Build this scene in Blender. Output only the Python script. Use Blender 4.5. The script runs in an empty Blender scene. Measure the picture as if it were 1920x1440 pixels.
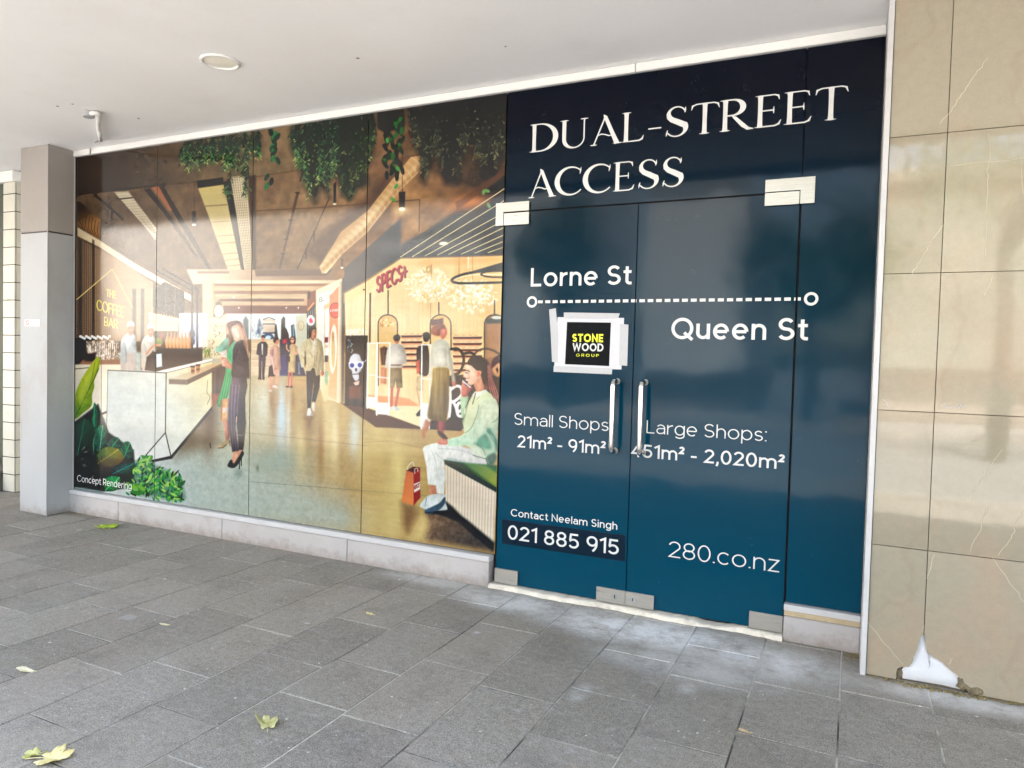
import bpy, bmesh, math, random
import numpy as np
from mathutils import Vector, Matrix

# ------------------------------------------------------------------ camera
# world: X along the shopfront, Y into the building (glass plane Y=0), Z up, metres
CAM = (0.0, -4.0544, 1.45)
FOC, YAW, PITCH, ROLL = 1345.9, -0.4435, -0.0349, 0.02665    # focal length in px of a 1920 px wide frame

def cam_basis():
    cy, sy = math.cos(YAW), math.sin(YAW)
    f = np.array([sy*math.cos(PITCH), cy*math.cos(PITCH), math.sin(PITCH)])
    r = np.array([cy, -sy, 0.0]); u = np.cross(r, f)
    return r*math.cos(ROLL)+u*math.sin(ROLL), -r*math.sin(ROLL)+u*math.cos(ROLL), f
CR, CU, CF = cam_basis()
CO = np.array(CAM)

def on_wall(u, v, y=0.0):
    """survey point read off the photograph -> metres (X, Z) on the plane Y=y"""
    d = CR*((u-960)/FOC)+CU*((720-v)/FOC)+CF
    t = (y-CO[1])/d[1]
    p = CO+t*d
    return float(p[0]), float(p[2])

def on_level(u, v, z=0.0):
    d = CR*((u-960)/FOC)+CU*((720-v)/FOC)+CF
    t = (z-CO[2])/d[2]
    p = CO+t*d
    return float(p[0]), float(p[1])

scene = bpy.context.scene
C = scene.collection
cd = bpy.data.cameras.new('camera')
cd.sensor_width = 36.0
cd.lens = FOC*36.0/1920.0
cd.clip_start = 0.05
cd.clip_end = 800.0
cam = bpy.data.objects.new('camera', cd)
C.objects.link(cam)
M4 = Matrix.Identity(4)
for i in range(3):
    M4[i][0], M4[i][1], M4[i][2], M4[i][3] = CR[i], CU[i], -CF[i], CAM[i]
cam.matrix_world = M4
scene.camera = cam

# ------------------------------------------------------------------ light
SUN_EL, SUN_AZ = 58.0, 14.0          # the sun stands behind the building: the shopfront is in open shade
world = bpy.data.worlds.new('World')
scene.world = world
world.use_nodes = True
wn = world.node_tree
bg = wn.nodes['Background']
sky = wn.nodes.new('ShaderNodeTexSky')
sky.sky_type = 'NISHITA'
sky.sun_disc = False
sky.sun_elevation = math.radians(SUN_EL)
sky.sun_rotation = math.radians(SUN_AZ)
sky.air_density = 1.0
sky.dust_density = 3.0
sky.ozone_density = 1.0
warm = wn.nodes.new('ShaderNodeMix')                  # the photograph is white-balanced for the shade
warm.data_type = 'RGBA'; warm.blend_type = 'MULTIPLY'; warm.inputs[0].default_value = 1.0
warm.inputs[7].default_value = (1.10, 1.0, 0.86, 1)
wn.links.new(sky.outputs[0], warm.inputs[6])
wn.links.new(warm.outputs[2], bg.inputs[0])
bg.inputs[1].default_value = 0.12
sl = bpy.data.lights.new('sun', 'SUN')
sl.energy = 4.0
sl.angle = math.radians(0.5)
sl.color = (1.0, 0.975, 0.94)
sun = bpy.data.objects.new('sun', sl)
C.objects.link(sun)
sd = Vector((math.sin(math.radians(SUN_AZ))*math.cos(math.radians(SUN_EL)),
             math.cos(math.radians(SUN_AZ))*math.cos(math.radians(SUN_EL)),
             math.sin(math.radians(SUN_EL))))
sun.rotation_euler = sd.to_track_quat('Z', 'Y').to_euler()
sun.location = (0, 0, 30)
scene.view_settings.view_transform = 'Standard'
scene.view_settings.look = 'None'
scene.view_settings.exposure = 3.56
scene.view_settings.gamma = 1.0
scene.view_settings.use_curve_mapping = False

# ------------------------------------------------------------------ lettering
# Every letter is drawn as strokes: lists of (x, y, half width), cap height 1.
def arc(cx, cy, rx, ry, a0, a1, n=14):
    return [(cx+rx*math.cos(math.radians(a0+(a1-a0)*i/n)), cy+ry*math.sin(math.radians(a0+(a1-a0)*i/n))) for i in range(n+1)]

def sans(c, w):
    """geometric sans serif -> (strokes [(points, closed)], advance)"""
    h = w/2; X = 0.73; S = []; gap = 0.10
    def add(p, closed=False): S.append((p, closed))
    def bowl(W): add(arc(W/2, X/2, W/2-h, X/2-h+0.012, 0, 360, 26)[:-1], True)
    def s_curve(x0, W, H):
        r2 = (H-w)*0.265; r1 = (H-w)*0.5-r2
        ru = (H-w)*0.25; cxm = x0+W/2; rx = W/2-h
        up = arc(cxm, H-h-ru, rx*0.93, ru, 28, 180, 12)
        up += arc(cxm, H-h-ru, rx*0.93, ru, 180, 250, 5)[1:]
        lo = arc(cxm, h+ru, rx, ru, 70, 0, 5)
        lo += arc(cxm, h+ru, rx, ru, 0, -155, 12)[1:]
        return up+lo
    if c == ' ': return S, 0.34
    if c in 'oO0':
        if c == 'o': W = 0.72; bowl(W)
        elif c == 'O': W = 0.98; add(arc(W/2, .5, W/2-h, .5-h+.012, 0, 360, 30)[:-1], True)
        else: W = 0.68; add(arc(W/2, .5, W/2-h, .5-h+.012, 0, 360, 30)[:-1], True)
    elif c == 'Q':
        W = 0.98; add(arc(W/2, .5, W/2-h, .5-h+.012, 0, 360, 30)[:-1], True); add([(.58, .30), (.95, -.04)])
    elif c == 'C': W = 0.90; add(arc(.5, .5, .5-h, .5-h+.012, 42, 318, 24))
    elif c == 'G':
        W = 0.96; add(arc(.5, .5, .5-h, .5-h+.012, 42, 360, 26)+[(.56, .5)])
    elif c == 'D':
        W = 0.84; add([(h, h), (h, 1-h), (.36, 1-h)]+arc(.36, .5, W-h-.36, .5-h, 90, -90, 18)[1:]+[(.36, h)], True)
    elif c == 'L': W = 0.56; add([(h, 1), (h, h), (W, h)])
    elif c == 'l': W = w; add([(h, 0), (h, 1)])
    elif c == 'i': W = w; add([(h, 0), (h, X)]); add([(h, .86), (h, .86+w)])
    elif c == 'I': W = w; add([(h, 0), (h, 1)])
    elif c == 'E':
        W = 0.60; add([(W, 1-h), (h, 1-h), (h, h), (W, h)]); add([(w, .5), (W*.93, .5)])
    elif c == 'F': W = 0.58; add([(W, 1-h), (h, 1-h), (h, 0)]); add([(w, .5), (W*.9, .5)])
    elif c == 'T': W = 0.70; add([(0, 1-h), (W, 1-h)]); add([(W/2, 1-w), (W/2, 0)])
    elif c == 'H': W = .74; add([(h, 0), (h, 1)]); add([(W-h, 0), (W-h, 1)]); add([(w, .5), (W-w, .5)])
    elif c == 'N': W = 0.78; add([(h, 0), (h, 1-h), (W-h, h), (W-h, 1)])
    elif c == 'W': W = 1.22; add([(h*.8, 1), (W*.27, h), (W*.5, 1-h), (W*.73, h), (W-h*.8, 1)])
    elif c == 'U': W = 0.76; add([(h, 1)]+arc(W/2, W/2, W/2-h, W/2-h, 180, 360, 14)+[(W-h, 1)])
    elif c == 'A': W = 0.84; add([(h*.6, 0), (W/2, 1-h*.4), (W-h*.6, 0)]); add([(W*.24, .3), (W*.76, .3)])
    elif c in 'PRB':
        W = 0.68; r = .26
        add([(h, 0), (h, 1-h), (W-h-r, 1-h)]+arc(W-h-r, 1-h-r, r, r, 90, -90, 12)[1:]+[(w, 1-h-2*r)])
        if c == 'R': add([(W*.45, .44), (W-.02, 0)])
        if c == 'B': add([(w, .46), (W-h-.24, .46)]+arc(W-h-.22, .25, .22, .25-h, 80, -90, 12)+[(w, h)])
    elif c == 'S': W = 0.66; add(s_curve(0, W, 1.0))
    elif c == 's': W = 0.52; add(s_curve(0, W, X))
    elif c in 'nhm':
        W = 0.60; r = W/2-h
        add([(h, 0), (h, X if c != 'h' else 1)])
        add([(h+.001, X-h-r-.02)]+arc(W/2, X-h-r, r, r, 170, 0, 12)+[(W-h, 0)])
        if c == 'm':
            W2 = W-w; add([(W2+h, X-h-r-.02)]+arc(W2+W/2, X-h-r, r, r, 170, 0, 12)+[(W2+W-h, 0)]); W = W2+W
    elif c == 'u':
        W = 0.60; r = W/2-h
        add([(W-h, 0), (W-h, X)]); add([(h, X)]+arc(W/2, h+r, r, r, 180, 350, 12)+[(W-h-.001, h+r+.02)])
    elif c == 'r': W = 0.38; add([(h, 0), (h, X)]); add([(h+.001, X*.55)]+arc(W+.02, X*.55, W-h+.02, X*.45-h, 165, 92, 8))
    elif c == 'a':
        W = 0.60; r = W/2-h
        add(arc(W/2, X-h-r*.95, r, r*.95, 150, 0, 12)+[(W-h, 0)])
        add([(W-w, .43), (.30, .43)]+arc(.25, .43/2+h/2, .25-h, .43/2-h/2, 90, 270, 12)[1:]+arc(.27, h+.2, W-h-.27, .2, 270, 352, 6)[1:])
    elif c == 'e':
        W = 0.68; add([(W-h-.012, X*.5), (w, X*.5)]); add(arc(W/2, X/2, W/2-h, X/2-h+.012, 0, 312, 24))
    elif c == 'c': W = 0.62; add(arc(.34, X/2, .34-h, X/2-h+.012, 45, 315, 20))
    elif c in 'dgp':
        W = 0.68; bowl(W)
        if c == 'd': add([(W-h, 0), (W-h, 1)])
        elif c == 'p': add([(h, -.27), (h, X)])
        else: add([(W-h, X)]+[(W-h, .02)]+arc(W/2, -.02, W/2-h, .24-h, 0, -150, 12))
    elif c == 't':
        W = 0.40; add([(.17, .93), (.17, .2)]+arc(.17+.15, .2, .15, .2-h, 180, 275, 7)[1:]+[(W, h)]); add([(0, X-h), (.17-h, X-h)]); add([(.17+h, X-h), (W-.02, X-h)])
    elif c == 'z': W = 0.54; add([(.02, X-h), (W-h*1.1, X-h), (h*1.1, h), (W, h)])
    elif c == '1': W = 0.38; add([(W-h, 0), (W-h, 1-h*.6), (.02, .80)])
    elif c == '2': W = 0.64; add(arc(W/2, 1-.3, W/2-h, .3-h, 165, -28, 16)+[(h*1.15, h), (W, h)])
    elif c == '4': W = 0.72; add([(W, .22+h), (h*1.3, .22+h), (.52-h*.2, 1-h*.4), (.52, 0)])
    elif c == '5':
        W = 0.64; add([(W-.06, 1-h), (.13, 1-h), (.09, .56)]+arc(W/2-.02, .33, W/2-h+.02, .33-h, 135, -150, 18))
    elif c == '8':
        W = 0.66; add(arc(W/2, .735, W/2-h-.035, .265-h+.01, 0, 360, 22)[:-1], True); add(arc(W/2, .27+h*.35, W/2-h, .28-h*.65, 0, 360, 24)[:-1], True)
    elif c == '9':
        W = 0.68; add(arc(W/2, .66, W/2-h, .34-h+.01, 0, 360, 24)[:-1], True); add(arc(W/2-.26, .52, W/2+.26-h, .62, 5, -56, 10))
    elif c == '-': W = 0.42; add([(.02, .36), (W-.02, .36)])
    elif c == '.': W = w*1.25; add([(W/2-w*.6, h*1.2), (W/2+w*.6, h*1.2)])
    elif c == ',': W = w*1.25; add([(W*.62, w*1.1), (W*.62, .02), (W*.25, -.17)])
    elif c == ':': W = w*1.25; add([(W/2-w*.6, h*1.2), (W/2+w*.6, h*1.2)]); add([(W/2-w*.6, X-h*1.2), (W/2+w*.6, X-h*1.2)])
    elif c == '+': W = .6; add([(0, .45), (W, .45)]); add([(W/2, .15), (W/2, .45-h)]); add([(W/2, .45+h), (W/2, .75)])
    elif c == '\u00b2':
        W = 0.36; k = .5
        q, _ = sans('2', w*1.15); W = .64*k
        return [([(x*k, y*k+.52) for x, y in p], cl) for p, cl in q], W+gap
    else: W = .4
    return S, W+gap+ (0.03 if c not in ' ' else 0)

def serif(c):
    """high contrast display serif: strokes of (x, y, half width)"""
    T, t = 0.072, 0.019
    def st(x, y0, y1): return [(x, y0, T*.95), (x, y0+(y1-y0)*.12, T*.80), (x, y0+(y1-y0)*.5, T*.74), (x, y0+(y1-y0)*.88, T*.80), (x, y1, T*.95)]
    def foot(x, y, l=.15): return [(x-l, y, .004), (x-.05, y, t), (x+.05, y, t), (x+l, y, .004)]
    def var(pts, f): return [(p[0], p[1], f(i/(len(pts)-1))) for i, p in enumerate(pts)]
    S = []
    if c == 'D':
        S = [st(.13, .0, 1), foot(.11, .013, .12), foot(.11, .987, .12),
             var([(.13, .985)]+arc(.30, .5, .50, .485, 88, -88, 22)+[(.13, .015)], lambda q: t+T*.85*math.sin(math.pi*q)**2)]
        return S, .93
    if c == 'U':
        p = [(.13, 1), (.13, .4)]+arc(.43, .33, .30, .32, 180, 360, 18)+[(.73, .5), (.73, 1)]
        n = len(p)
        S = [[(x, y, (T*.8 if i < 6 else max(t, T*.8-(i-5)*.006))) for i, (x, y) in enumerate(p)], foot(.13, .987, .13), foot(.73, .987, .12)]
        return S, .94
    if c == 'A':
        S = [[(.08, 0, t), (.40, .95, t*1.1)], [(.36, 1.03, .012), (.41, .95, T*.7), (.60, .42, T*.78), (.76, 0, T*.95)], foot(.08, .013, .1), foot(.77, .013, .13),
             [(.20, .33, t*.9), (.30, .37, t), (.42, .34, t), (.52, .29, t), (.64, .31, t*.9)]]
        return S, .88
    if c == 'L':
        S = [st(.13, 0, 1), foot(.13, .987, .13), [(.02, .014, .006), (.3, .014, t), (.5, .016, t*1.2), (.58, .06, t*1.4), (.62, .18, .006)]]
        return S, .70
    if c == '-': return [[(.05, .36, .02), (.40, .36, .02)]], .47
    if c == 'S':
        p = [(.56, .80)]+arc(.34, .76, .22, .225, 25, 180, 10)+[(.14, .66), (.22, .57), (.36, .49), (.50, .40)]+arc(.33, .26, .25, .245, 28, -150, 14)
        n = len(p)
        S = [[(x, y, t+(T*.95)*math.exp(-((i/(n-1)-.50)/.17)**2)) for i, (x, y) in enumerate(p)],
             [(.565, .96, .006), (.56, .86, t*1.2), (.545, .77, .008)], [(.07, .04, .006), (.085, .14, t*1.2), (.105, .24, .008)]]
        return S, .70
    if c == 'T':
        S = [st(.37, 0, .985), foot(.37, .013, .13), [(.02, .80, .006), (.05, .94, t*1.3), (.16, .982, t), (.37, .985, t), (.60, .982, t), (.70, .94, t*1.3), (.74, .80, .006)]]
        return S, .76
    if c == 'R':
        S = [st(.13, 0, 1), foot(.13, .013, .13), foot(.11, .987, .12),
             var([(.13, .985)]+arc(.30, .735, .27, .25, 88, -88, 18)+[(.14, .485)], lambda q: t+T*.75*math.sin(math.pi*q)**2),
             [(.30, .48, .012), (.38, .40, T*.6), (.58, .14, T*.8), (.70, .02, T*.6), (.84, .0, .008)]]
        return S, .86
    if c == 'E':
        S = [st(.13, 0, 1), [(.0, .987, .005), (.1, .985, t), (.46, .985, t), (.55, .95, t*1.3), (.58, .82, .006)],
             [(.0, .013, .005), (.1, .015, t), (.48, .016, t*1.1), (.58, .06, t*1.4), (.63, .19, .006)], [(.14, .51, t), (.44, .51, t)], [(.455, .62, .006), (.45, .51, t), (.455, .40, .006)]]
        return S, .70
    if c == 'C':
        p = arc(.48, .5, .44, .49, 48, 318, 26); n = len(p)
        S = [[(x, y, t+T*.85*math.exp(-((i/(n-1)-.5)/.24)**2)) for i, (x, y) in enumerate(p)], [(.80, .96, .006), (.785, .85, t*1.2), (.765, .72, .006)]]
        return S, .90
    return S, .35

def layout(text, style, w=0.12):
    """-> list of (index, [(pts3, closed)]) in cap-height units, total width"""
    x = 0.0; out = []
    for i, ch in enumerate(text):
        if style == 'serif':
            if ch == ' ': x += .35; continue
            S, adv = serif(ch); S = [(s, False) for s in S]
        else:
            S, adv = sans(ch, w); S = [([(a, b, w/2) for a, b in s], cl) for s, cl in S]
        out.append((i, [([(px+x, py, hw) for px, py, hw in s], cl) for s, cl in S]))
        x += adv
    xs = [p[0]+p[2] for _, S in out for s, _ in S for p in s]
    x0 = min(p[0]-p[2] for _, S in out for s, _ in S for p in s)
    return out, x0, max(xs)

def ribbon(pts, closed):
    """left and right outline of a stroke with mitred corners"""
    n = len(pts); Lf, Rt = [], []
    for i in range(n):
        x, y, hw = pts[i]
        a = pts[i-1] if (i > 0 or closed) else None
        b = pts[(i+1) % n] if (i < n-1 or closed) else None
        def unit(p, q):
            dx, dy = q[0]-p[0], q[1]-p[1]; l = math.hypot(dx, dy) or 1e-9
            return dx/l, dy/l
        d0 = unit(a, pts[i]) if a else None; d1 = unit(pts[i], b) if b else None
        if d0 is None: d0 = d1
        if d1 is None: d1 = d0
        nx, ny = -(d0[1]+d1[1]), d0[0]+d1[0]; l = math.hypot(nx, ny)
        if l < 1e-6: nx, ny, l = -d0[1], d0[0], 1
        nx /= l; ny /= l
        k = 1.0/max(0.42, nx*-d0[1]+ny*d0[0])
        Lf.append((x+nx*hw*k, y+ny*hw*k)); Rt.append((x-nx*hw*k, y-ny*hw*k))
    return Lf, Rt

# ------------------------------------------------------------------ the printed mural
# The print on the four glass panes is a picture, drawn here as flat shapes on a colour grid that becomes the
# vertex colours of the panes.  Its shapes were measured on the photograph and carried to the glass plane.
MX = (-6.185, -5.16, -4.121, -3.066, -2.012)
MZ0, MZ1 = 0.205, 3.104
DEN = 280
GW = int((MX[4]-MX[0])*DEN)+1
GH = int((MZ1-MZ0)*DEN)+1
_gx = np.linspace(MX[0], MX[4], GW); _gz = np.linspace(MZ0, MZ1, GH)
_XX, _ZZ = np.meshgrid(_gx, _gz)
_d = np.stack([_XX-CO[0], np.full_like(_XX, -CO[1]), _ZZ-CO[2]], -1)
_w = _d@CF
PU = 960+FOC*(_d@CR)/_w
PV = 720-FOC*(_d@CU)/_w
CAN = np.zeros((GH, GW, 3), np.float32)
rng = np.random.default_rng(7)

def blurnoise(cx, cz, seed):
    r = np.random.default_rng(seed); a = r.random((GH//cz+3, GW//cx+3))
    y = np.arange(GH)/cz; x = np.arange(GW)/cx
    y0 = y.astype(int); x0 = x.astype(int); fy = (y-y0)[:, None]; fx = (x-x0)[None, :]
    fy = fy*fy*(3-2*fy); fx = fx*fx*(3-2*fx)
    g = lambda i, j: a[np.ix_(y0+i, x0+j)]
    return (g(0, 0)*(1-fx)+g(0, 1)*fx)*(1-fy)+(g(1, 0)*(1-fx)+g(1, 1)*fx)*fy-0.5
N_F = blurnoise(3, 3, 1)+blurnoise(7, 7, 2)
N_M = blurnoise(24, 18, 3)+0.6*blurnoise(9, 7, 4)
N_H = blurnoise(60, 5, 5)+0.6*blurnoise(25, 3, 6)
N_V = blurnoise(6, 70, 7)+0.6*blurnoise(3, 40, 8)
N_X = blurnoise(5, 9, 21)+.7*blurnoise(3, 4, 22)
NOI = {'x': N_X, 'f': N_F, 'm': N_M, 'h': N_H, 'v': N_V}

def box(u0, v0, u1, v1):
    q = [on_wall(u, v) for u in (u0, u1) for v in (v0, v1)]
    xs = [a[0] for a in q]; zs = [a[1] for a in q]
    i0 = max(0, int((min(xs)-MX[0])*DEN)-1); i1 = min(GW, int((max(xs)-MX[0])*DEN)+3)
    j0 = max(0, int((min(zs)-MZ0)*DEN)-1); j1 = min(GH, int((max(zs)-MZ0)*DEN)+3)
    return (slice(j0, j1), slice(i0, i1)) if i1 > i0 and j1 > j0 else None

def colour(c, sl, n):
    if c[0] == 'g':
        (_, a, ca, b, cb) = c
        dx, dy = b[0]-a[0], b[1]-a[1]
        t = np.clip(((PU[sl]-a[0])*dx+(PV[sl]-a[1])*dy)/(dx*dx+dy*dy), 0, 1)[..., None]
        k = np.array(ca, float)*(1-t)+np.array(cb, float)*t
    else:
        k = np.broadcast_to(np.array(c, float), PU[sl].shape+(3,))
    if n:
        k = k*(1+n[1]*NOI[n[0]][sl])[..., None]
    return k

def put(sl, m, c, a, n):
    m = (m*a)[..., None]
    CAN[sl] = CAN[sl]*(1-m)+colour(c, sl, n)*m

def pr(f):                      # flat numbers -> list of pairs
    return [(f[i], f[i+1]) for i in range(0, len(f), 2)]

def spl(p, closed=True, n=6):   # Catmull-Rom
    out = []; N = len(p)
    for i in range(N if closed else N-1):
        g = lambda k: p[k % N] if closed else p[min(max(k, 0), N-1)]
        a, b, c, d = g(i-1), g(i), g(i+1), g(i+2)
        for k in range(n):
            t = k/n; t2 = t*t; t3 = t2*t
            out.append(tuple(.5*((2*b[q])+(-a[q]+c[q])*t+(2*a[q]-5*b[q]+4*c[q]-d[q])*t2+(-a[q]+3*b[q]-3*c[q]+d[q])*t3) for q in (0, 1)))
    if not closed: out.append(p[-1])
    return out

SHADE = [0.0]
def P(f, c, s=.9, a=1, sm=0, n=None):
    p = f if isinstance(f[0], tuple) else pr(f)
    if sm: p = spl(p)
    us = [q[0] for q in p]; vs = [q[1] for q in p]
    sl = box(min(us)-s-1, min(vs)-s-1, max(us)+s+1, max(vs)+s+1)
    if not sl: return
    u, v = PU[sl], PV[sl]
    ins = np.zeros(u.shape, bool); d2 = np.full(u.shape, 1e9)
    for i in range(len(p)):
        x0, y0 = p[i-1]; x1, y1 = p[i]
        dx, dy = x1-x0, y1-y0; l = dx*dx+dy*dy
        if l < 1e-9: continue
        t = np.clip(((u-x0)*dx+(v-y0)*dy)/l, 0, 1)
        d2 = np.minimum(d2, (u-x0-t*dx)**2+(v-y0-t*dy)**2)
        if dy: ins ^= ((y0 > v) != (y1 > v)) & (u < (x1-x0)*(v-y0)/dy+x0)
    d = np.sqrt(d2); d = np.where(ins, d, -d)
    if SHADE[0] and n is None: n = ('x', .13)
    put(sl, np.clip(d/s*.5+.5, 0, 1), c, a, n)
    k = SHADE[0] or (.22 if sm else 0)
    if k:      # figures and leaves in the picture are rounded: tone falls off towards their far side
        w = .30*min(max(us)-min(us), max(vs)-min(vs))+.6
        cu = sum(us)/len(us); side = np.clip(.55+.9*(u-cu)/(max(us)-min(us)+1e-6), .15, 1)
        m = np.where(ins, np.exp(-(np.maximum(d, 0)/w)**2), 0)*side*k*a*np.clip(d/s*.5+.5, 0, 1)
        CAN[sl] *= (1-m)[..., None]
        hl = np.where(ins, np.exp(-((u-cu+.16*(max(us)-min(us)))/(.22*(max(us)-min(us))+.5))**2), 0)*np.clip(d/w, 0, 1)*k*.35*a
        CAN[sl] += (255-CAN[sl])*hl[..., None]*.5

def L(f, w, c, s=.8, a=1, sm=0, n=None, closed=False):
    p = f if isinstance(f[0], tuple) else pr(f)
    if sm: p = spl(p, closed)
    if closed: p = p+[p[0]]
    us = [q[0] for q in p]; vs = [q[1] for q in p]
    k = w+s+1
    sl = box(min(us)-k, min(vs)-k, max(us)+k, max(vs)+k)
    if not sl: return
    u, v = PU[sl], PV[sl]; d2 = np.full(u.shape, 1e9)
    for (x0, y0), (x1, y1) in zip(p[:-1], p[1:]):
        dx, dy = x1-x0, y1-y0; l = dx*dx+dy*dy+1e-9
        t = np.clip(((u-x0)*dx+(v-y0)*dy)/l, 0, 1)
        d2 = np.minimum(d2, (u-x0-t*dx)**2+(v-y0-t*dy)**2)
    put(sl, np.clip((w/2-np.sqrt(d2))/s+.5, 0, 1), c, a, n)

def E(cx, cy, rx, ry, c, r=0, s=.9, a=1, n=None):
    k = max(rx, ry)+s
    sl = box(cx-k, cy-k, cx+k, cy+k)
    if not sl: return
    ct, sn = math.cos(math.radians(r)), math.sin(math.radians(r))
    du, dv = PU[sl]-cx, PV[sl]-cy
    q = np.sqrt(((du*ct+dv*sn)/rx)**2+((-du*sn+dv*ct)/ry)**2)
    put(sl, np.clip((1-q)*min(rx, ry)/s+.5, 0, 1), c, a, n)

def G(cx, cy, rx, ry, c, a=1, r=0):      # soft light or tone
    k = max(rx, ry)*2.4
    sl = box(cx-k, cy-k, cx+k, cy+k)
    if not sl: return
    ct, sn = math.cos(math.radians(r)), math.sin(math.radians(r))
    du, dv = PU[sl]-cx, PV[sl]-cy
    put(sl, np.exp(-((du*ct+dv*sn)/rx)**2-((-du*sn+dv*ct)/ry)**2), c, a, None)

def TXT(t, a, b, hgt, c, w=.16, shear=0, al=1):   # small writing inside the picture
    S, x0, x1 = layout(t, 'sans', w)
    ex, ey = (b[0]-a[0])/(x1-x0), (b[1]-a[1])/(x1-x0)
    for _, st in S:
        for p, cl in st:
            L([(a[0]+ex*(x-x0)+shear*y, a[1]+ey*(x-x0)-hgt*y) for x, y, h in p], max(w*hgt, .7), c, .7, al, closed=cl)

def blur(a, r, n):
    for _ in range(n):
        for ax in (0, 1):
            p = np.concatenate([np.repeat(np.take(a, [0], ax), r+1, ax), a, np.repeat(np.take(a, [-1], ax), r, ax)], ax)
            cs = np.cumsum(p.astype(np.float64), ax)
            m = a.shape[ax]
            a = ((np.take(cs, range(2*r+1, 2*r+1+m), ax)-np.take(cs, range(0, m), ax))/(2*r+1)).astype(np.float32)
    return a

def crop(x0, y0, k): return lambda *f: [((f[i]/k+x0), (f[i+1]/k+y0)) for i in range(0, len(f), 2)]
c1 = crop(0, 220, 3.429); c2 = crop(120, 580, 3.6); c3 = crop(280, 180, 4.0); c4 = crop(380, 520, 3.79); c5 = crop(640, 160, 3.6)
c6 = crop(620, 460, 3.789); c7 = crop(660, 640, 3.43); c8 = crop(400, 580, 4.5); c9 = crop(840, 640, 5.54); c10 = crop(480, 560, 6.0)

def leaf(u, v, ang, ln, wd, c, a=1):
    E(u, v, ln/2, wd/2, c, ang, .8, a)

def strands(outline, count, cols, ln=(4, 7), wd=(1.2, 2.0), base=(14, 30, 24), ba=.8):
    """hanging growth: many trailing stems, each with small leaves set along it"""
    us = [q[0] for q in outline]; vs = [q[1] for q in outline]
    P(outline, base, 9, ba*.85, n=('f', .6))
    n = max(8, int(count/11)); todo = []
    for i in range(n):
        u = rng.uniform(min(us), max(us))
        cross = []
        for k in range(len(outline)):
            (x0, y0), (x1, y1) = outline[k-1], outline[k]
            if (x0 > u) != (x1 > u): cross.append(y0+(y1-y0)*(u-x0)/(x1-x0))
        if len(cross) < 2: continue
        a, b = min(cross)-8, max(cross)
        s = a+(b-a)*rng.uniform(0, .75)*(rng.random() < .8)
        e = s+min((b-s)*rng.uniform(.6, 1.12)+3, rng.uniform(18, 60))
        du = rng.normal(0, .10); m = max(3, int((e-s)/2.3))
        for j in range(m):
            t = j/m; v = s+(e-s)*t
            todo.append((v, u+du*(v-s)+rng.normal(0, .7), (v-a)/(b-a+1e-6), j))
    todo.sort(key=lambda q: q[0])
    for v, u, t, j in todo:
        i = int(np.clip(rng.normal(.9+3.2*max(0, t)**1.3, 1.25), 0, len(cols)-1))
        k = np.array(cols[i], float)*rng.uniform(.75, 1.25)
        sd = 1 if j % 2 else -1
        an = 90+sd*rng.uniform(18, 62); l = rng.uniform(*ln)
        leaf(u+math.cos(math.radians(an))*l*.5, v+math.sin(math.radians(an))*l*.35, an, l, rng.uniform(*wd), tuple(k), .95)

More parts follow.
